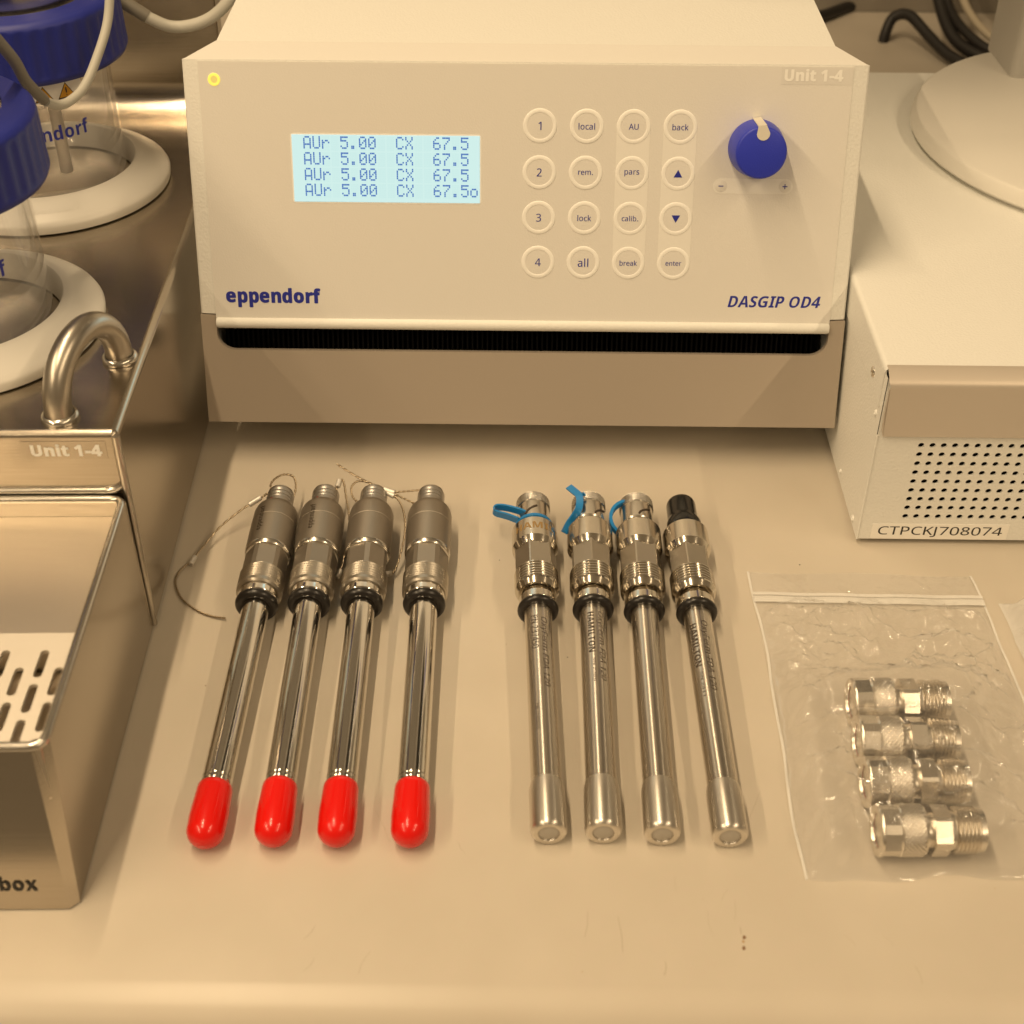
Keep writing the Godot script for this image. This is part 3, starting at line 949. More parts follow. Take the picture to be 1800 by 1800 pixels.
func build_monitor() -> void:
	var t := thing("monitor", "pale grey computer monitor on a wide round foot on the white box", "monitor", Vector3(349, 95.5, -767))
	var b := mb()
	b.lathe([[0, 0], [0, 122], [2.6, 123], [2.8, 125.8], [4.0, 126.6], [10.0, 125.4], [11.6, 124.0], [12.4, 121.5], [14.0, 60], [14.5, 0]], 96, 30)
	part(t, "foot", b, M.monitor_white)
	b = mb(Transform3D(Basis(Vector3.RIGHT, Vector3.FORWARD, Vector3.UP), Vector3.ZERO))
	b.plate(rounded(Vector2(-58, 62), Vector2(58, 118), 5), 12, 270)
	part(t, "neck", b, M.monitor_grey)
	b = mb(Transform3D(Basis(Vector3.RIGHT, -0.12), Vector3(0, 165, 20)))
	b.plate(rounded(Vector2(-280, 0), Vector2(280, 330), 8), -25, 12)
	var s := part(t, "screen_case", b, M.monitor_grey)
	b = mb(Transform3D(Basis(Vector3.RIGHT, -0.12), Vector3(0, 165, 20)))
	b.quad(Vector3(-255, 12, 12.4), Vector3(255, 12, 12.4), Vector3(255, 320, 12.4), Vector3(-255, 320, 12.4))
	part(s, "panel", b, M.black_plastic)

# ---------------------------------------------------------------- bottles
func build_bottles() -> void:
	bottle(Vector3(-245.5, 104, -540), "clear glass bottle with ribbed blue cap nearer the bow handle", 0.56, false)
	bottle(Vector3(-245.5, 104, -686), "clear glass bottle with blue cap and yellow warning triangles under it", 0.62, true)

func bottle(at: Vector3, label: String, text_end: float, triangles: bool) -> void:
	var t := thing("reagent_bottle", label, "bottle", at, Basis.IDENTITY, "glass bottles on the steel station")
	var b := mb()
	b.lathe([[2.0, 0], [2.2, 34], [4.5, 38.6], [9, 40.2], [70, 40.2], [82, 39.5], [96, 38]], 72, 60)
	b.lathe([[96, 36], [82, 37.4], [70, 38], [9, 37.8], [6, 36.4], [4.4, 33], [4.2, 0]], 72, 60)
	part(t, "glass", b, M.glass)
	b = mb()
	b.lathe([[0.8, 60.5], [0.8, 61.6], [4.0, 62.0], [5.5, 61.2], [7.0, 59.4], [12.2, 49.6], [13.2, 47.2], [13.0, 45.4], [11.5, 44.4], [0.8, 43.4]], 96, 45)
	var ring := part(t, "foot_ring", b, M.ring_plastic)
	b = mb()
	var front := PI / 2 - 0.28 if triangles else PI / 2 - 0.34
	round_text(b, "eppendorf", bold, Vector2(30, 5.2), 9.75, front, 54.6, 1.085)
	part(ring, "raised_lettering", b, M.ring_plastic)
	b = mb()
	round_text(b, "eppendorf", bold, Vector2(46, 9.6), 41.0, text_end + 23.0 / 40.3, 40.35)
	part(t, "lettering", b, M.blue_ink)
	b = mb()
	round_text(b, "Vessel 500 mL", sans, Vector2(20, 2.4), 56, text_end + 0.42, 40.35)
	if not triangles: b = mb(); round_text(b, "mL", sans, Vector2(5, 2.4), 56, text_end + 0.42, 40.35)
	part(t, "small_print", b, M.brown_etch)
	# blue screw cap with ribs
	b = mb()
	var rows := []
	var ribs := 44
	for p in [[99.0, 37.0, 0.0], [99.0, 47.0, 0.0], [96.5, 49.6, 0.0], [95.0, 50.0, 0.2], [93.0, 50.2, 1.0], [75.0, 50.6, 1.0], [72.6, 50.8, 0.3], [71.6, 50.8, 0.0], [69.5, 49.8, 0.0], [69.2, 38.5, 0.0]]:
		var row := []
		for k in ribs * 8:
			var ph := fposmod(float(k) / 8.0, 1.0)
			var g := 0.0 if ph < 0.25 else sin((ph - 0.25) / 0.75 * PI)
			var r: float = p[1] - 0.75 * p[2] * g
			var th := TAU * k / (ribs * 8)
			row.append(Vector3(r * cos(th), p[0], r * sin(th)))
		row.reverse()
		rows.append(row)
	rows.reverse()
	b.grid(rows, true)
	part(t, "cap", b, M.blue_cap)
	# steel head plate with ports
	b = mb()
	b.lathe([[94, 36.8], [97.5, 36.8], [97.5, 33.5], [112, 33.5], [113, 32.5], [113, 0]], 64, 30)
	var head := part(t, "head_plate", b, M.bright_steel)
	for q in [[20, 12, 9, 22], [-4, 22, 6, 30], [-18, -6, 8, 26], [8, -16, 7, 34]]:
		b = mb(Transform3D(Basis.IDENTITY, Vector3(q[0], 113, q[1])))
		b.lathe([[0, q[2]], [q[3] * 0.5, q[2]], [q[3] * 0.5, q[2] * 0.8], [q[3], q[2] * 0.8], [q[3], 0]], 24, 30)
		part(head, "port", b, M.nickel)
	# dip tube and stirrer shaft seen through the glass
	b = mb()
	b.tube([Vector3(14, 96, 12), Vector3(14, 12, 12)], 3.2, 14)
	part(t, "dip_tube", b, M.satin_steel)
	b = mb()
	b.tube([Vector3(-6, 96, 18), Vector3(-6, 14, 18)], 4.5, 14)
	part(t, "shaft", b, M.satin_steel)
	if triangles:
		var th0 := atan2(33.0, 23.0)
		b = mb()
		var sheet := PackedVector3Array()
		for q in [[-14, -4.5], [14, -4.5], [14, 4.5], [-14, -4.5], [14, 4.5], [-14, 4.5]]: sheet.append(Vector3(q[0], q[1], 0))
		var curve := func(y: float, r: float, th: float) -> Array:
			return [func(p): return Vector3(r * cos(th - p.x / r), y + p.y, r * sin(th - p.x / r)), func(p): return Vector3(cos(th - p.x / r), 0, sin(th - p.x / r))]
		var f: Array = curve.call(62.0, 40.4, th0)
		put_letters(b, cut_fine(sheet, 3.0), f[0], f[1])
		var lab := part(t, "warning_label", b, M.sticker)
		for s in [-5.5, 5.5]:
			for layer in [[4.6, 40.46, M.black_ink, "outline"], [3.9, 40.52, M.yellow, "warning_triangle"]]:
				b = mb()
				var tr := PackedVector3Array([Vector3(s - layer[0], -0.8 * layer[0], 0), Vector3(s + layer[0], -0.8 * layer[0], 0), Vector3(s, 0.85 * layer[0], 0)])
				f = curve.call(61.8, layer[1], th0)
				put_letters(b, cut_fine(tr, 1.5), f[0], f[1])
				part(lab, layer[3], b, layer[2])
			b = mb()
			f = curve.call(61.6, 40.58, th0)
			var bar := PackedVector3Array()
			for q in [[-0.35, -1.0], [0.35, -1.0], [0.35, 1.6], [-0.35, -1.0], [0.35, 1.6], [-0.35, 1.6], [-0.35, -2.3], [0.35, -2.3], [0, -1.5]]: bar.append(Vector3(q[0] + s, q[1], 0))
			put_letters(b, bar, f[0], f[1])
			part(lab, "mark", b, M.black_ink)

# ---------------------------------------------------------------- probes
# local frame of a probe: y runs from the tip to the head, z up, x right
func probe_frame(tip: Vector2, far: Vector2, rise: float) -> Basis:
	var d := Vector3(far.x - tip.x, 0, far.y - tip.y).normalized()
	d = (d + Vector3(0, rise, 0)).normalized()
	var z := (Vector3.UP - d * d.y).normalized()
	return Basis(d.cross(z), d, z)

func threads(a0: float, a1: float, r: float, depth: float, count: int) -> Array:
	var p := []
	for k in count:
		var s := lerpf(a0, a1, float(k) / count); var w := (a1 - a0) / count
		p.append([s, r - depth]); p.append([s + w * 0.42, r]); p.append([s + w * 0.58, r])
	p.append([a1, r - depth])
	return p

func hexagon(b: MB, a0: float, a1: float, flat: float, round_r: float, turn: float) -> void:
	# six flats, corners limited to round_r
	var o := []
	for k in 6:
		var c := TAU * k / 6 + turn
		var half := minf(flat * tan(PI / 6), sqrt(maxf(round_r * round_r - flat * flat, 0.0)))
		var nn := Vector2(cos(c), sin(c)); var tt := Vector2(-nn.y, nn.x)
		o.append(nn * flat - tt * half); o.append(nn * flat + tt * half)
	for k in o.size():
		var p: Vector2 = o[k]; var q: Vector2 = o[(k + 1) % o.size()]
		b.quad(Vector3(p.x, a0, p.y), Vector3(p.x, a1, p.y), Vector3(q.x, a1, q.y), Vector3(q.x, a0, q.y))
		b.tri(Vector3(0, a0, 0), Vector3(p.x, a0, p.y), Vector3(q.x, a0, q.y))
		b.tri(Vector3(0, a1, 0), Vector3(q.x, a1, q.y), Vector3(p.x, a1, p.y))

func o_ring(a: float, R: float, r: float) -> Array:
	var p := []
	for k in 17:
		var t := -PI / 2 - PI + TAU * k / 16.0
		p.append([a + r * sin(t), R + r * cos(t)])
	return p

func build_probes() -> void:
	var capped := [
		[Vector2(-115.2, -334.4), Vector2(-113.9, -538.5), 0.35, "next to the steel station, its lanyard trailing"],
		[Vector2(-89.9, -335.5), Vector2(-92.4, -539.8), 0.20, "second from the steel station"],
		[Vector2(-66.4, -335.8), Vector2(-69.3, -540.2), -0.12, "third from the steel station"],
		[Vector2(-39.0, -336.0), Vector2(-41.8, -540.7), 0.5, "farthest from the steel station"]]
	for i in 4: capped_probe(capped[i], i)
	var bare := [
		[Vector2(12.9, -342.0), Vector2(7.1, -537.0), 0.30, "blue strap bent out flat from its head"],
		[Vector2(33.2, -342.6), Vector2(33.7, -537.6), 0.02, "blue strap end sticking up past its head"],
		[Vector2(55.2, -342.0), Vector2(56.4, -537.6), 0.28, "blue strap curled in a hook by its head"],
		[Vector2(80.5, -341.4), Vector2(77.8, -539.2), 0.22, "glossy black cap on its head"]]
	for i in 4: bare_probe(bare[i], i)

func capped_probe(d: Array, i: int) -> void:
	var basis_ := probe_frame(d[0], d[1], 0.0226)
	var t := thing("capped_probe", "polished steel probe with red tip cap, " + d[3], "sensor probe", Vector3(d[0].x, 7.1, d[0].y), basis_, "steel probes with red tip caps")
	var b := mb()
	var cap := []
	for k in 9: cap.append([6.6 - 6.6 * cos(PI / 2 * k / 8) + 0.4, 7.15 * sin(PI / 2 * k / 8)])
	cap.append_array([[12, 7.35], [16, 7.3], [20, 7.1], [25, 6.95], [27, 6.8], [27.6, 6.3], [27.4, 5.9]])
	b.lathe(cap, 56, 60)
	part(t, "red_cap", b, M.red_vinyl)
	b = mb()
	b.lathe([[26, 5.75], [28.4, 5.8], [28.8, 6.0], [29.6, 6.0], [30.0, 5.85], [30.6, 5.85], [31.0, 6.02], [129, 6.02]], 64, 20)
	part(t, "shaft", b, M.chrome)
	b = mb()
	b.lathe(o_ring(129.6, 7.3, 2.15), 56, 60)
	part(t, "seal_ring", b, M.rubber)
	b = mb()
	b.lathe([[131.2, 6], [131.2, 8.6], [131.6, 9.0], [134.4, 9.0], [134.6, 8.2], [136, 8.2]], 56, 30)
	part(t, "collar", b, M.chrome)
	b = mb()
	var th := [[135.6, 6.0], [135.6, 9.2], [136.4, 10.15], [138.2, 10.2]]
	th.append_array(threads(138.2, 147.4, 10.25, 0.75, 6))
	th.append_array([[147.6, 9.6], [147.8, 6.0]])
	b.lathe(th, 56, 12)
	part(t, "threaded_collar", b, M.satin_steel)
	b = mb()
	hexagon(b, 147.4, 163, 8.9, 9.7, d[2])
	part(t, "wrench_flats", b, M.blasted_steel)
	b = mb()
	b.lathe([[160.4, 8.0], [160.4, 9.7], [160.7, 10.1], [162.6, 10.45], [162.9, 10.5]], 56, 50)
	part(t, "bright_ring", b, M.bright_steel)
	b = mb()
	b.lathe([[162.9, 10.5], [181.2, 10.55], [181.35, 10.35], [181.6, 10.35], [181.75, 10.5], [189.5, 10.35], [192.0, 9.8], [194.2, 8.4], [194.8, 6.6]], 64, 30)
	part(t, "head", b, M.blasted_steel)
	b = mb()
	var tp := [[194.6, 6.5], [198.6, 6.5]]
	tp.append_array(threads(198.6, 206.4, 6.5, 0.45, 3))
	tp.append_array([[206.8, 6.1], [206.8, 5.0], [203, 4.8], [203, 0]])
	b.lathe(tp, 40, 30)
	part(t, "connector_thread", b, M.pale_steel)
	if i < 2:
		b = mb(turned(Vector3(-0.45, 0, 0.9), Vector3(-2.7, 196.6, 5.85)))
		b.lathe([[0, 0.6], [0.2, 0.5], [0.25, 0]], 12)
		part(t, "red_dot", b, M.red_dot)
		b = mb()
		tube_text(b, "eppendorf", bold, Vector2(17.5, 3.6), 178.0, 2.0 if i == 0 else 1.85, 10.62, 1.0)
		part(t, "lettering", b, M.brown_etch)
	b = mb()
	tube_text(b, ["EasyFerm Plus", "EasyFerm Plus 120", "pH", "pH"][i], sans, Vector2([17, 22, 4, 4][i], 0), [112, 108, 116, 116][i], 2.15 if i < 2 else 2.7, 6.05, -1.0)
	part(t, "etched_lettering", b, M.brown_etch)

func bare_probe(d: Array, i: int) -> void:
	var basis_ := probe_frame(d[0], d[1], 0.0226)
	basis_.y *= 0.968
	var t := thing("bare_probe", "brushed steel probe, bare metal tip, " + d[3], "sensor probe", Vector3(d[0].x, 6.9, d[0].y), basis_, "steel probes with bare metal tips")
	var b := mb()
	b.lathe([[0.0, 0], [0.12, 2.0], [0.4, 3.4], [0.7, 4.0]], 48, 60)
	part(t, "optical_window", b, M.window_grey)
	b = mb()
	b.lathe([[1.0, 3.9], [0.15, 4.15], [0.0, 4.7], [0.05, 5.7], [0.45, 6.35], [1.1, 6.75], [2.0, 6.92], [17, 6.92], [21.5, 6.8], [24.6, 6.25], [24.9, 5.9]], 64, 28)
	part(t, "tip_sleeve", b, M.sleeve_steel)
	b = mb()
	b.lathe([[24.6, 6.0], [125, 6.0]], 64)
	part(t, "shaft", b, M.turned_steel)
	b = mb()
	b.lathe(o_ring(125.0, 7.2, 1.9), 56, 60)
	part(t, "seal_ring", b, M.rubber)
	b = mb()
	b.lathe([[126.6, 6], [126.6, 8.0], [126.9, 8.3], [130.8, 8.3], [131.1, 8.0], [131.1, 6.4], [136.5, 6.4]], 56, 30)
	part(t, "collar", b, M.cut_steel)
	b = mb()
	var th := [[135.2, 6.8], [134.6, 7.6], [134.6, 8.6], [137.2, 9.8], [138.0, 9.95]]
	th.append_array(threads(138.2, 148.6, 9.95, 0.9, 6))
	th.append_array([[148.8, 9.3], [149.0, 7.0]])
	b.lathe(th, 56, 12)
	part(t, "threaded_collar", b, M.cut_steel)
	b = mb()
	hexagon(b, 148.6, 164, 8.4, 9.5, d[2])
	part(t, "wrench_flats", b, M.satin_steel)
	b = mb()
	b.lathe([[162.8, 7.0], [162.8, 8.7], [163.0, 9.0], [165.8, 10.4], [166.2, 10.55], [178.4, 10.55], [178.8, 10.3], [181.0, 8.6], [181.6, 8.2], [181.6, 6.0]], 64, 12)
	part(t, "head", b, M.cut_steel)
	if i < 3:
		b = mb()
		b.lathe([[181.4, 6.2], [183.6, 6.2], [183.6, 7.0], [184.2, 7.6], [195.4, 7.6]], 56, 30)
		# bayonet groove: two curved ridges round a slot
		part(t, "bayonet_sleeve", b, M.bright_steel)
		b = mb()
		var sl := []
		for k in 11:
			var f := k / 10.0
			var th2: float = PI / 2 + [0.55, -0.35, -0.05][i] - 0.75 * f
			var rr := 7.62
			sl.append(Vector3(rr * cos(th2), 185.4 + 5.2 * pow(f, 0.6), rr * sin(th2)))
		b.tube(sl, 0.55, 8)
		part(t, "bayonet_slot", b, M.brown_etch)
		b = mb()
		b.knurl(195.4, 201.0, 8.15, 0.55, 40, 5)
		b.lathe([[195.4, 7.4], [195.4, 7.9]], 40)
		b.lathe([[201.0, 7.8], [201.4, 7.2], [201.6, 6.0], [201.6, 0]], 40, 50)
		part(t, "knurled_ring", b, M.bright_steel)
	else:
		b = mb()
		var rows := []
		for p in [[181.2, 7.0, 1.0], [182.0, 7.9, 1.0], [186, 7.9, 0.9], [188.5, 7.4, 0.2], [190.5, 7.0, 0.0], [200.5, 7.0, 0.0], [202.2, 6.6, 0.0], [203.2, 5.6, 0.0], [203.5, 0.01, 0.0]]:
			var row := []
			for k in 64:
				var a := TAU * k / 64
				var r: float = p[1] + p[2] * 0.5 * cos(3 * (a - 0.55))
				row.append(Vector3(r * cos(a), p[0], r * sin(a)))
			row.reverse()
			rows.append(row)
		rows.reverse()
		b.grid(rows, true)
		part(t, "black_cap", b, M.black_plastic)
	# etched lettering on the shaft
	var up := PI / 2
	var words: Array = [
		[["OxyFerm FDA 120", sans, Vector2(42, 3.5), 93.5, up - 0.30, 0.22], ["PN 237450", sans, Vector2(20.5, 3.1), 105.5, up + 0.36, 0.0], ["SN 1145670", sans, Vector2(14, 1.3), 56, up + 0.42, 0.0]],
		[["HAMILTON", bold, Vector2(25, 2.9), 105.0, up + 0.28, 0.0], ["OxyFerm FDA 120", sans, Vector2(42, 3.5), 97.0, up - 0.42, 0.22], ["SN 2386", sans, Vector2(14, 1.2), 82, up + 0.14, 0.0]],
		[["CE", bold, Vector2(5, 2.6), 113, up + 1.1, 0.0]],
		[["HAMILTON", bold, Vector2(26, 2.9), 99.5, up + 0.62, 0.0], ["OxyFerm FDA 120", sans, Vector2(42, 3.5), 93.0, up - 0.18, 0.22], ["SN 2411", sans, Vector2(14, 1.2), 76, up + 0.5, 0.0]]][i]
	for w in words:
		b = mb()
		tube_text(b, w[0], w[1], w[2], w[3], w[4], 6.04, -1.0, w[5])
		part(t, "etched_lettering", b, M.brown_etch)
	if i == 0:
		b = mb()
		var tt := cut_fine(letters("HAMILTON", bold, Vector2(33, 4.4)), 1.2)
		put_letters(b, tt, func(p):
			var a: float = up - 0.62 - p.x / 10.6
			return Vector3(10.6 * cos(a), 172.6 + p.y, 10.6 * sin(a)), func(p):
			var a: float = up - 0.62 - p.x / 10.6
			return Vector3(cos(a), 0, sin(a)))
		part(t, "lettering", b, M.gold_etch)
	# blue plastic straps
	var w := into(t)
	b = mb(w)
	if i == 0:
		b.strap(smooth_path([Vector3(6.5, 15.5, -521.5), Vector3(1.0, 16.2, -524.5), Vector3(-5.5, 15.5, -528.0), Vector3(-9.6, 14.5, -529.6), Vector3(-11.2, 13.5, -529.0), Vector3(-10.4, 12.6, -527.6), Vector3(-5.0, 12.6, -525.2), Vector3(0.5, 12.6, -522.0)], 5), Vector3(0.1, 1, 0.25), 2.0, 0.45)
		part(t, "blue_strap", b, M.blue_strap)
		b = mb()
		b.lathe([[181.7, 6.2], [181.7, 8.9], [183.2, 8.9], [183.2, 6.2]], 40)
		part(t, "blue_washer", b, M.blue_strap)
	elif i == 1:
		b.strap(smooth_path([Vector3(21.8, 9.5, -517.0), Vector3(24.6, 13.5, -520.5), Vector3(28.4, 19.0, -523.5), Vector3(28.8, 21.5, -529.5), Vector3(26.6, 21.5, -533.5), Vector3(24.0, 21.5, -537.0)], 5), Vector3(1, 0.25, -0.5), 1.7, 0.45)
		part(t, "blue_strap", b, M.blue_strap)
		b = mb(w)
		b.plate(PackedVector2Array([Vector2(28, 19), Vector2(32.0, 20.5), Vector2(31, 22)]), -532.5, -531.7)
		part(t, "strap_tag", b, M.blue_strap)
	elif i == 2:
		var c := Vector3(52.0, 12.5, -524.0)
		var pts := []
		for k in 15:
			var a := deg_to_rad(50 + 205.0 * k / 14)
			pts.append(c + Vector3(8.3 * cos(a), 2.5 * sin(a), -9.8 * sin(a)))
		b.strap(pts, Vector3(0, 1, 0.2), 1.5, 0.75)
		part(t, "blue_strap", b, M.blue_strap)

# ---------------------------------------------------------------- wire lanyards
func build_lanyards() -> void:
	var sets := [
		["steel wire lanyard trailing loose on the bench beside the steel station", [
			[[-117.5, 14, -536], [-119, 15.5, -545], [-115, 15, -552.5], [-109.8, 13.5, -553.5], [-107.8, 11.5, -548], [-108.6, 9, -540]],
			[[-117.8, 12.5, -536.5], [-120.5, 12, -541.5], [-124, 11, -538.5], [-131.0, 9, -534], [-141, 6, -523], [-148, 3.2, -510], [-150.8, 2.0, -504]],
			[[-150.6, 1.3, -503.5], [-154, 1.1, -500], [-156.2, 1.0, -494.5], [-155.8, 1.0, -487.5], [-151, 1.0, -477.5], [-143, 1.0, -470], [-135.5, 1.0, -466.2], [-129.3, 1.4, -464.6]]],
			[[[-123.5, 11.2, -539.5], [-129.0, 9.4, -535.8], 1.5], [[-150.0, 2.4, -505.5], [-151.2, 1.7, -500.6], 1.4]]],
		["steel wire lanyard looped between the second and third red tipped probes", [
			[[-87.5, 14.5, -540], [-86.3, 16, -546.5], [-84.2, 16.5, -545.8], [-81.8, 14, -535], [-79.4, 12, -523], [-79.0, 10, -512.5], [-80.0, 6.5, -502], [-81.2, 3.5, -494.5]]],
			[[[-86.8, 15.2, -543.2], [-86.2, 16.2, -547.4], 1.5], [[-81.0, 3.8, -495.4], [-82.6, 2.6, -491.2], 1.4]]],
		["steel wire lanyard between the third and fourth red tipped probes, one end in the air", [
			[[-87.6, 22, -552.5], [-78, 18.5, -547.5], [-68, 15.5, -543.6], [-63.5, 14.6, -542.2]],
			[[-63.5, 14.4, -542.0], [-72, 15.5, -546.5], [-77.5, 15.5, -547.5], [-80.2, 14.5, -544], [-79.3, 12.0, -539.5], [-76, 10, -537]],
			[[-60.0, 14.2, -540.6], [-53, 14.4, -541.5], [-46.6, 14.6, -542.3]],
			[[-60.0, 14.0, -540.2], [-54.5, 13, -537.5], [-48.2, 12, -534.0]],
			[[-60.2, 13.6, -539.6], [-56.5, 13, -535], [-53.6, 12, -525.5], [-52.8, 9.5, -515], [-54.4, 6, -503], [-56.6, 3.5, -495], [-59.0, 2.8, -493.4]]],
			[[[-64.6, 14.5, -542.6], [-59.0, 14.1, -540.3], 1.6], [[-62.6, 13.8, -541.2], [-59.2, 13.0, -539.2], 1.6], [[-57.4, 3.0, -494.6], [-62.0, 2.6, -493.6], 1.5]]]]
	for s in sets:
		var t := thing("wire_lanyard", s[0], "wire", Vector3(s[1][-1][-1][0], 0, s[1][-1][-1][2]), Basis.IDENTITY, "wire lanyards on the red tipped probes")
		var w := into(t)
		for p in s[1]:
			var pts := []
			for q in p: pts.append(Vector3(q[0], q[1], q[2]))
			var b := mb(w)
			var path := smooth_path(pts, 10)
			# two twisted strands
			for e in 2:
				var tw := []
				for k in path.size():
					var dd: Vector3 = (path[mini(k + 1, path.size() - 1)] - path[maxi(k - 1, 0)]).normalized()
					var x := dd.cross(Vector3.UP).normalized(); var y := x.cross(dd)
					tw.append(path[k] + (x * cos(k * 1.1 + PI * e) + y * sin(k * 1.1 + PI * e)) * 0.28)
				b.tube(tw, 0.33, 6)
			part(t, "wire", b, M.wire)
		for c in s[2]:
			var a := Vector3(c[0][0], c[0][1], c[0][2]); var e := Vector3(c[1][0], c[1][1], c[1][2])
			var b := mb(w * turned(e - a, a))
			var L := (e - a).length()
			b.lathe([[0, 0.4], [0, c[2] * 0.8], [0.3, c[2] * 0.95], [L - 0.3, c[2] * 0.95], [L, c[2] * 0.8], [L, 0.4]], 6, 20)
			part(t, "crimp_sleeve", b, M.crimp)

# ---------------------------------------------------------------- bags
var adapters := [
	[Vector3(136.3, 10.2, -408.6), Vector3(175.5, 10.0, -410.2)], [Vector3(135.2, 10.2, -388.0), Vector3(174.6, 10.0, -388.2)],
	[Vector3(134.2, 10.2, -366.3), Vector3(173.6, 10.0, -367.4)], [Vector3(134.2, 10.6, -342.6), Vector3(173.4, 10.2, -343.6)]]

func seg_dist(p: Vector2, a: Vector2, b: Vector2) -> float:
	return p.distance_to(Geometry2D.get_closest_point_to_segment(p, a, b))

func build_bags() -> void:
	var tags := ["farthest from the bag's closed end", "second from the bag's zip", "third from the bag's zip", "lying at the bottom end of the bag"]
	tags[0] = "nearest the bag's zip"
	for i in 4:
		var a: Vector3 = adapters[i][0]; var e: Vector3 = adapters[i][1]
		var t := thing("connector_adapter", "nickel threaded connector adapter in the clear bag, " + tags[i], "connector", Vector3(a.x, 0, a.z), Basis.IDENTITY, "connector adapters in the clear bag")
		var x := into(t) * turned(e - a, a)
		var b := mb(x)
		b.lathe([[1.0, 6.4], [0.0, 6.8], [0.0, 9.4], [0.6, 9.9], [1.2, 9.9]], 48, 50)
		hexagon(b, 1.2, 7.2, 9.3, 9.9, 0.3 * i)
		part(t, "coupling_nut", b, M.nickel)
		b = mb(x)
		b.lathe([[9.5, 0], [9.5, 3.2]], 24)
		b.lathe([[9.5, 6.5], [6.0, 6.5]], 40)
		b.lathe([[2.0, 3.2], [2.0, 0]], 16)
		b.lathe([[9.5, 3.2], [2.0, 3.2]], 16)
		part(t, "socket", b, M.nickel)
		b = mb(x)
		b.lathe([[6.0, 3.3], [6.0, 6.5], [1.1, 6.55]], 40)
		part(t, "gasket", b, M.red_gasket)
		b = mb(x)
		b.lathe([[7.2, 9.3], [8.0, 9.9]], 48, 50)
		b.knurl(8.0, 16.4, 10.0, 0.9, 30, 5)
		b.lathe([[16.4, 9.7], [17.4, 9.2], [17.8, 6.6], [20.2, 6.6]], 48, 40)
		part(t, "knurled_sleeve", b, M.nickel)
		b = mb(x)
		hexagon(b, 20.0, 26.2, 8.6, 9.5, 0.2 + 0.37 * i)
		part(t, "hex_body", b, M.nickel)
		b = mb(x)
		var th := [[26.0, 7.2], [28.2, 7.4]]
		th.append_array(threads(28.2, 37.0, 8.9, 1.1, 6))
		th.append_array([[37.2, 8.2], [39.2, 8.2], [39.5, 7.8], [39.5, 6.2], [34, 6.0], [34, 0]])
		b.lathe(th, 48, 25)
		part(t, "threaded_end", b, M.nickel)
	# the bag: two sheets, seams, zip
	var t := thing("zip_bag", "clear plastic zip bag lying flat with four nickel connectors inside", "plastic bag", Vector3(160, 0, -415))
	var w := into(t)
	var ridge := FastNoiseLite.new()
	ridge.seed = 12; ridge.frequency = 0.045; ridge.fractal_type = FastNoiseLite.FRACTAL_RIDGED; ridge.fractal_octaves = 3
	var soft := FastNoiseLite.new()
	soft.seed = 7; soft.frequency = 0.03
	var outline := func(u: float, v: float) -> Vector2:     # u across 0..1, v from the zip end 0..1
		var z := lerpf(-500.5, -328.5, v)
		var l := 106.8 + 1.5 * sin(v * 5.0) + 2.0 * v * v
		var r := 209.5 + 4.0 * sin(minf(v * 3.2, PI)) - 3.0 * v
		return Vector2(lerpf(l, r, u) + 0.8 * sin(v * 17.0) * (u - 0.5), z + smoothstep(0.9, 1.0, v) * (1.6 * sin(u * 8.0) + 0.9 * sin(u * 19.0 + 1.0)) + 1.2 * (u - 0.5) * (1.0 - v) + 0.8 * sin(u * 9.0) * (1.0 if v < 0.02 else 0.0))
	var height := func(p: Vector2, u: float, v: float) -> float:
		var d := 1e9
		for q in adapters: d = minf(d, seg_dist(p, Vector2(q[0].x, q[0].z), Vector2(q[1].x, q[1].z)))
		var lump := 0.0
		if d < 9.9: lump = 10.6 + sqrt(maxf(10.4 * 10.4 - d * d, 0.0))
		var tent := 19.0 * pow(clampf(1.0 - (d - 4.0) / 34.0, 0.0, 1.0), 1.7)
		var hh := maxf(lump, tent) + 0.5 * exp(-absf(lump - tent) / 1.5)
		var edge := minf(minf(u, 1.0 - u) * 103.0, minf(v * 172.0, (1.0 - v) * 172.0))
		var k := smoothstep(0.0, 9.0, edge)
		var zipped := smoothstep(0.10, 0.2, v)
		var fold := pow(1.0 - absf(soft.get_noise_2d(p.x * 0.55 + p.y * 0.35 + 40.0, p.y * 0.5 - p.x * 0.4)), 7.0) * 5.5
		var fold2 := pow(1.0 - absf(soft.get_noise_2d(p.x * 0.7 - p.y * 0.5 - 90.0, p.y * 0.8 + p.x * 0.3)), 9.0) * 3.5
		var crease := pow(maxf(ridge.get_noise_2d(p.x * 0.6 + soft.get_noise_2d(p.x, p.y) * 12.0, p.y * 1.3), 0.0), 2.0) * 1.5 + fold + fold2
		var near := 1.0 - smoothstep(6.0, 14.0, lump)
		var pool := 2.2 + 2.4 * soft.get_noise_2d(p.x * 0.7, p.y * 0.7)
		return 0.5 + k * (hh * zipped + pool * zipped + crease * (0.25 + 0.75 * zipped) * (0.3 + 0.7 * near))
	var rows := []
	var NU := 96; var NV := 150
	for i in NV + 1:
		var row := []
		for j in NU + 1:
			var u := float(j) / NU; var v := float(i) / NV
			var p: Vector2 = outline.call(u, v)
			row.append(Vector3(p.x, height.call(p, u, v), p.y))
		rows.append(row)
	var b := mb(w)
	b.grid(rows)
	part(t, "upper_film", b, M.film)
	var low := []
	for i in 3:
		var row := []
		for j in 13:
			var p: Vector2 = outline.call(j / 12.0, i / 2.0)
			row.append(Vector3(p.x, 0.15, p.y))
		low.append(row)
	b = mb(w)
	b.grid(low)
	part(t, "lower_film", b, M.film)
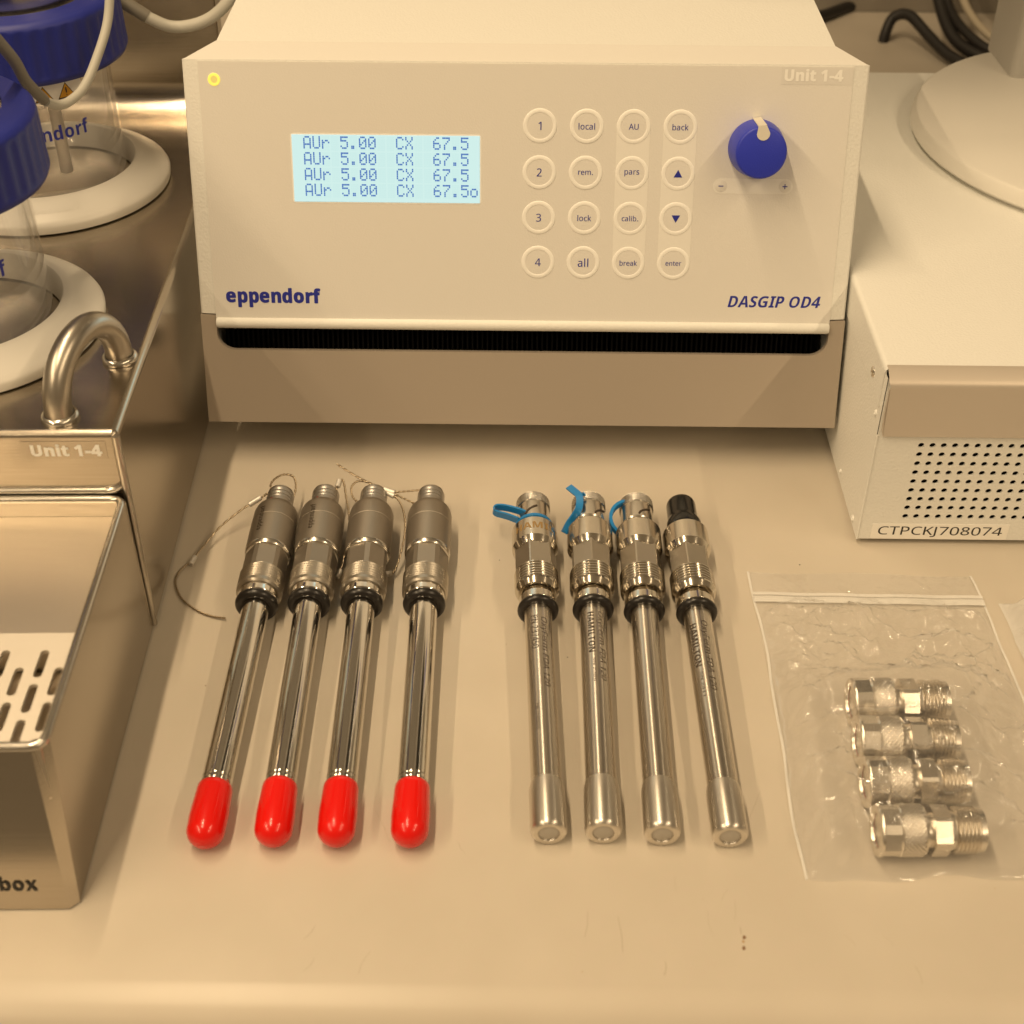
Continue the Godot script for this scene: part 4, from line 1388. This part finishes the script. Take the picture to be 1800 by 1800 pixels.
	for side in [0.0, 1.0]:
		var pts := []
		for i in 61:
			var p: Vector2 = outline.call(side, i / 60.0)
			pts.append(Vector3(p.x, 0.55 + 0.25 * sin(i * 0.7), p.y))
		b = mb(w)
		b.strap(pts, Vector3(1, 0, 0), 0.55, 0.08)
		part(t, "side_seam", b, M.film_seam)
	for e in [[0.095, 0.9, 0.45], [0.108, 0.5, 0.3], [0.118, 1.3, 0.12]]:
		var pts := []
		for j in 25:
			var p: Vector2 = outline.call(j / 24.0, e[0])
			pts.append(Vector3(p.x, 1.4 + 0.2 * sin(j * 0.9), p.y))
		b = mb(w)
		b.strap(pts, Vector3(0, 0, 1), e[1], e[2])
		part(t, "zip_strip", b, M.film_seam)
	# a second, crumpled bag at the side
	var t2 := thing("crumpled_bag", "crumpled clear bag edge lying past the zip bag", "plastic bag", Vector3(250, 0, -450))
	w = into(t2)
	for layer in 2:
		rows = []
		for i in 71:
			var row := []
			for j in 61:
				var u := j / 60.0; var v := i / 70.0
				var x := lerpf(217.5 + 1.2 * sin(v * 7.0) + 14.0 * maxf(v - 0.3, 0.0), 300.0, u); var z := lerpf(-481.0, -395.0, v)
				var k := smoothstep(0.0, 0.12, minf(minf(u, 1 - u), minf(v, 1 - v)))
				var cr := pow(maxf(ridge.get_noise_2d(x * 2.2 + 50 * layer, z * 2.2), 0.0), 1.5) * 5.0
				row.append(Vector3(x, 0.4 + 5.0 * layer * k + k * (9.0 * (0.5 + soft.get_noise_2d(x * 1.4, z * 1.4 + 90 * layer)) + cr), z))
			rows.append(row)
		b = mb(w)
		b.grid(rows)
		part(t2, "film", b, M.film if layer == 0 else M.film_seam)

# ---------------------------------------------------------------- hoses and cables
func cable(called: String, label: String, runs: Array, group := "") -> void:
	var last: Array = runs[0][0]
	var t := thing(called, label, "cable", Vector3(last[-1][0], last[-1][1], last[-1][2]), Basis.IDENTITY, group)
	var w := into(t)
	for r in runs:
		var pts := []
		for q in r[0]: pts.append(Vector3(q[0], q[1], q[2]))
		var b := mb(w)
		b.tube(smooth_path(pts, 10), r[1], 16)
		part(t, r[3], b, r[2])

func build_cables() -> void:
	cable("grey_hose", "grey hose hanging in a loop in front of the blue cap with warning triangles", [
		[[[-208.6, 183.9, -598], [-205.5, 177.6, -610], [-199.2, 180.0, -622], [-194.2, 189.4, -635], [-189.6, 203.5, -648], [-188.4, 222, -656], [-192, 245, -664]], 2.1, M.grey_hose, "hose"],
		[[[-212, 232, -556], [-209.9, 212.4, -573], [-211.0, 197.6, -586], [-208.9, 185.0, -597]], 2.5, M.dark_hose, "sleeve"]], "grey hoses")
	cable("grey_hose", "grey hose sagging between the bottles and the white instrument's back", [
		[[[-191.5, 179.2, -720], [-180, 174.2, -720], [-168, 175.0, -720], [-157, 179.7, -720], [-148, 188, -722], [-142, 200, -730], [-138, 215, -745]], 3.0, M.grey_hose, "hose"],
		[[[-222, 204, -716], [-206, 189.5, -719], [-198, 183.8, -720], [-190.5, 178.8, -720]], 3.4, M.dark_hose, "sleeve"]], "grey hoses")
	var k := 0
	for c in [
		[[[195, 8, -1200], [225, 12, -1212], [255, 6, -1232], [285, 4, -1262], [300, 4, -1275]], 5.0, M.black_cable, "black cable lying at the wall behind the white instrument"],
		[[[303, -8, -1188], [305, 6, -1192], [311, 18, -1197], [322, 22, -1190], [334, 14, -1165], [345, 8, -1140], [362, 6, -1115], [390, 5, -1098], [430, 5, -1090]], 4.5, M.black_cable, "black cable arching up from the bench behind the monitor foot"],
		[[[352, 130, -1250], [346, 80, -1238], [345, 40, -1205], [352, 16, -1160], [372, 10, -1125], [402, 8, -1105], [440, 6, -1095]], 5.0, M.black_cable, "black cable hanging down the wall behind the monitor foot"],
		[[[362, 130, -1252], [352, 70, -1236], [352, 34, -1196], [362, 20, -1152], [386, 14, -1118], [430, 10, -1108]], 4.0, M.black_cable, "thin black cable in the bundle behind the monitor foot"],
		[[[366, 140, -1250], [362, 76, -1232], [362, 40, -1192], [376, 22, -1148], [404, 16, -1115], [450, 10, -1105]], 3.2, M.beige_cable, "beige cable running along the black bundle behind the monitor foot"],
		[[[376, 60, -1240], [390, 44, -1222], [408, 30, -1190], [412, 20, -1160], [416, 14, -1130], [440, 8, -1112]], 4.2, M.black_cable, "black cable curving on its own behind the monitor neck"],
		[[[384, 52, -1246], [405, 44, -1232], [430, 34, -1195], [446, 20, -1150], [452, 10, -1120]], 4.2, M.black_cable, "black cable farthest along the wall behind the monitor neck"]]:
		cable("power_cable", c[3], [[c[0], c[1], c[2], "cord"]], "cables along the wall")
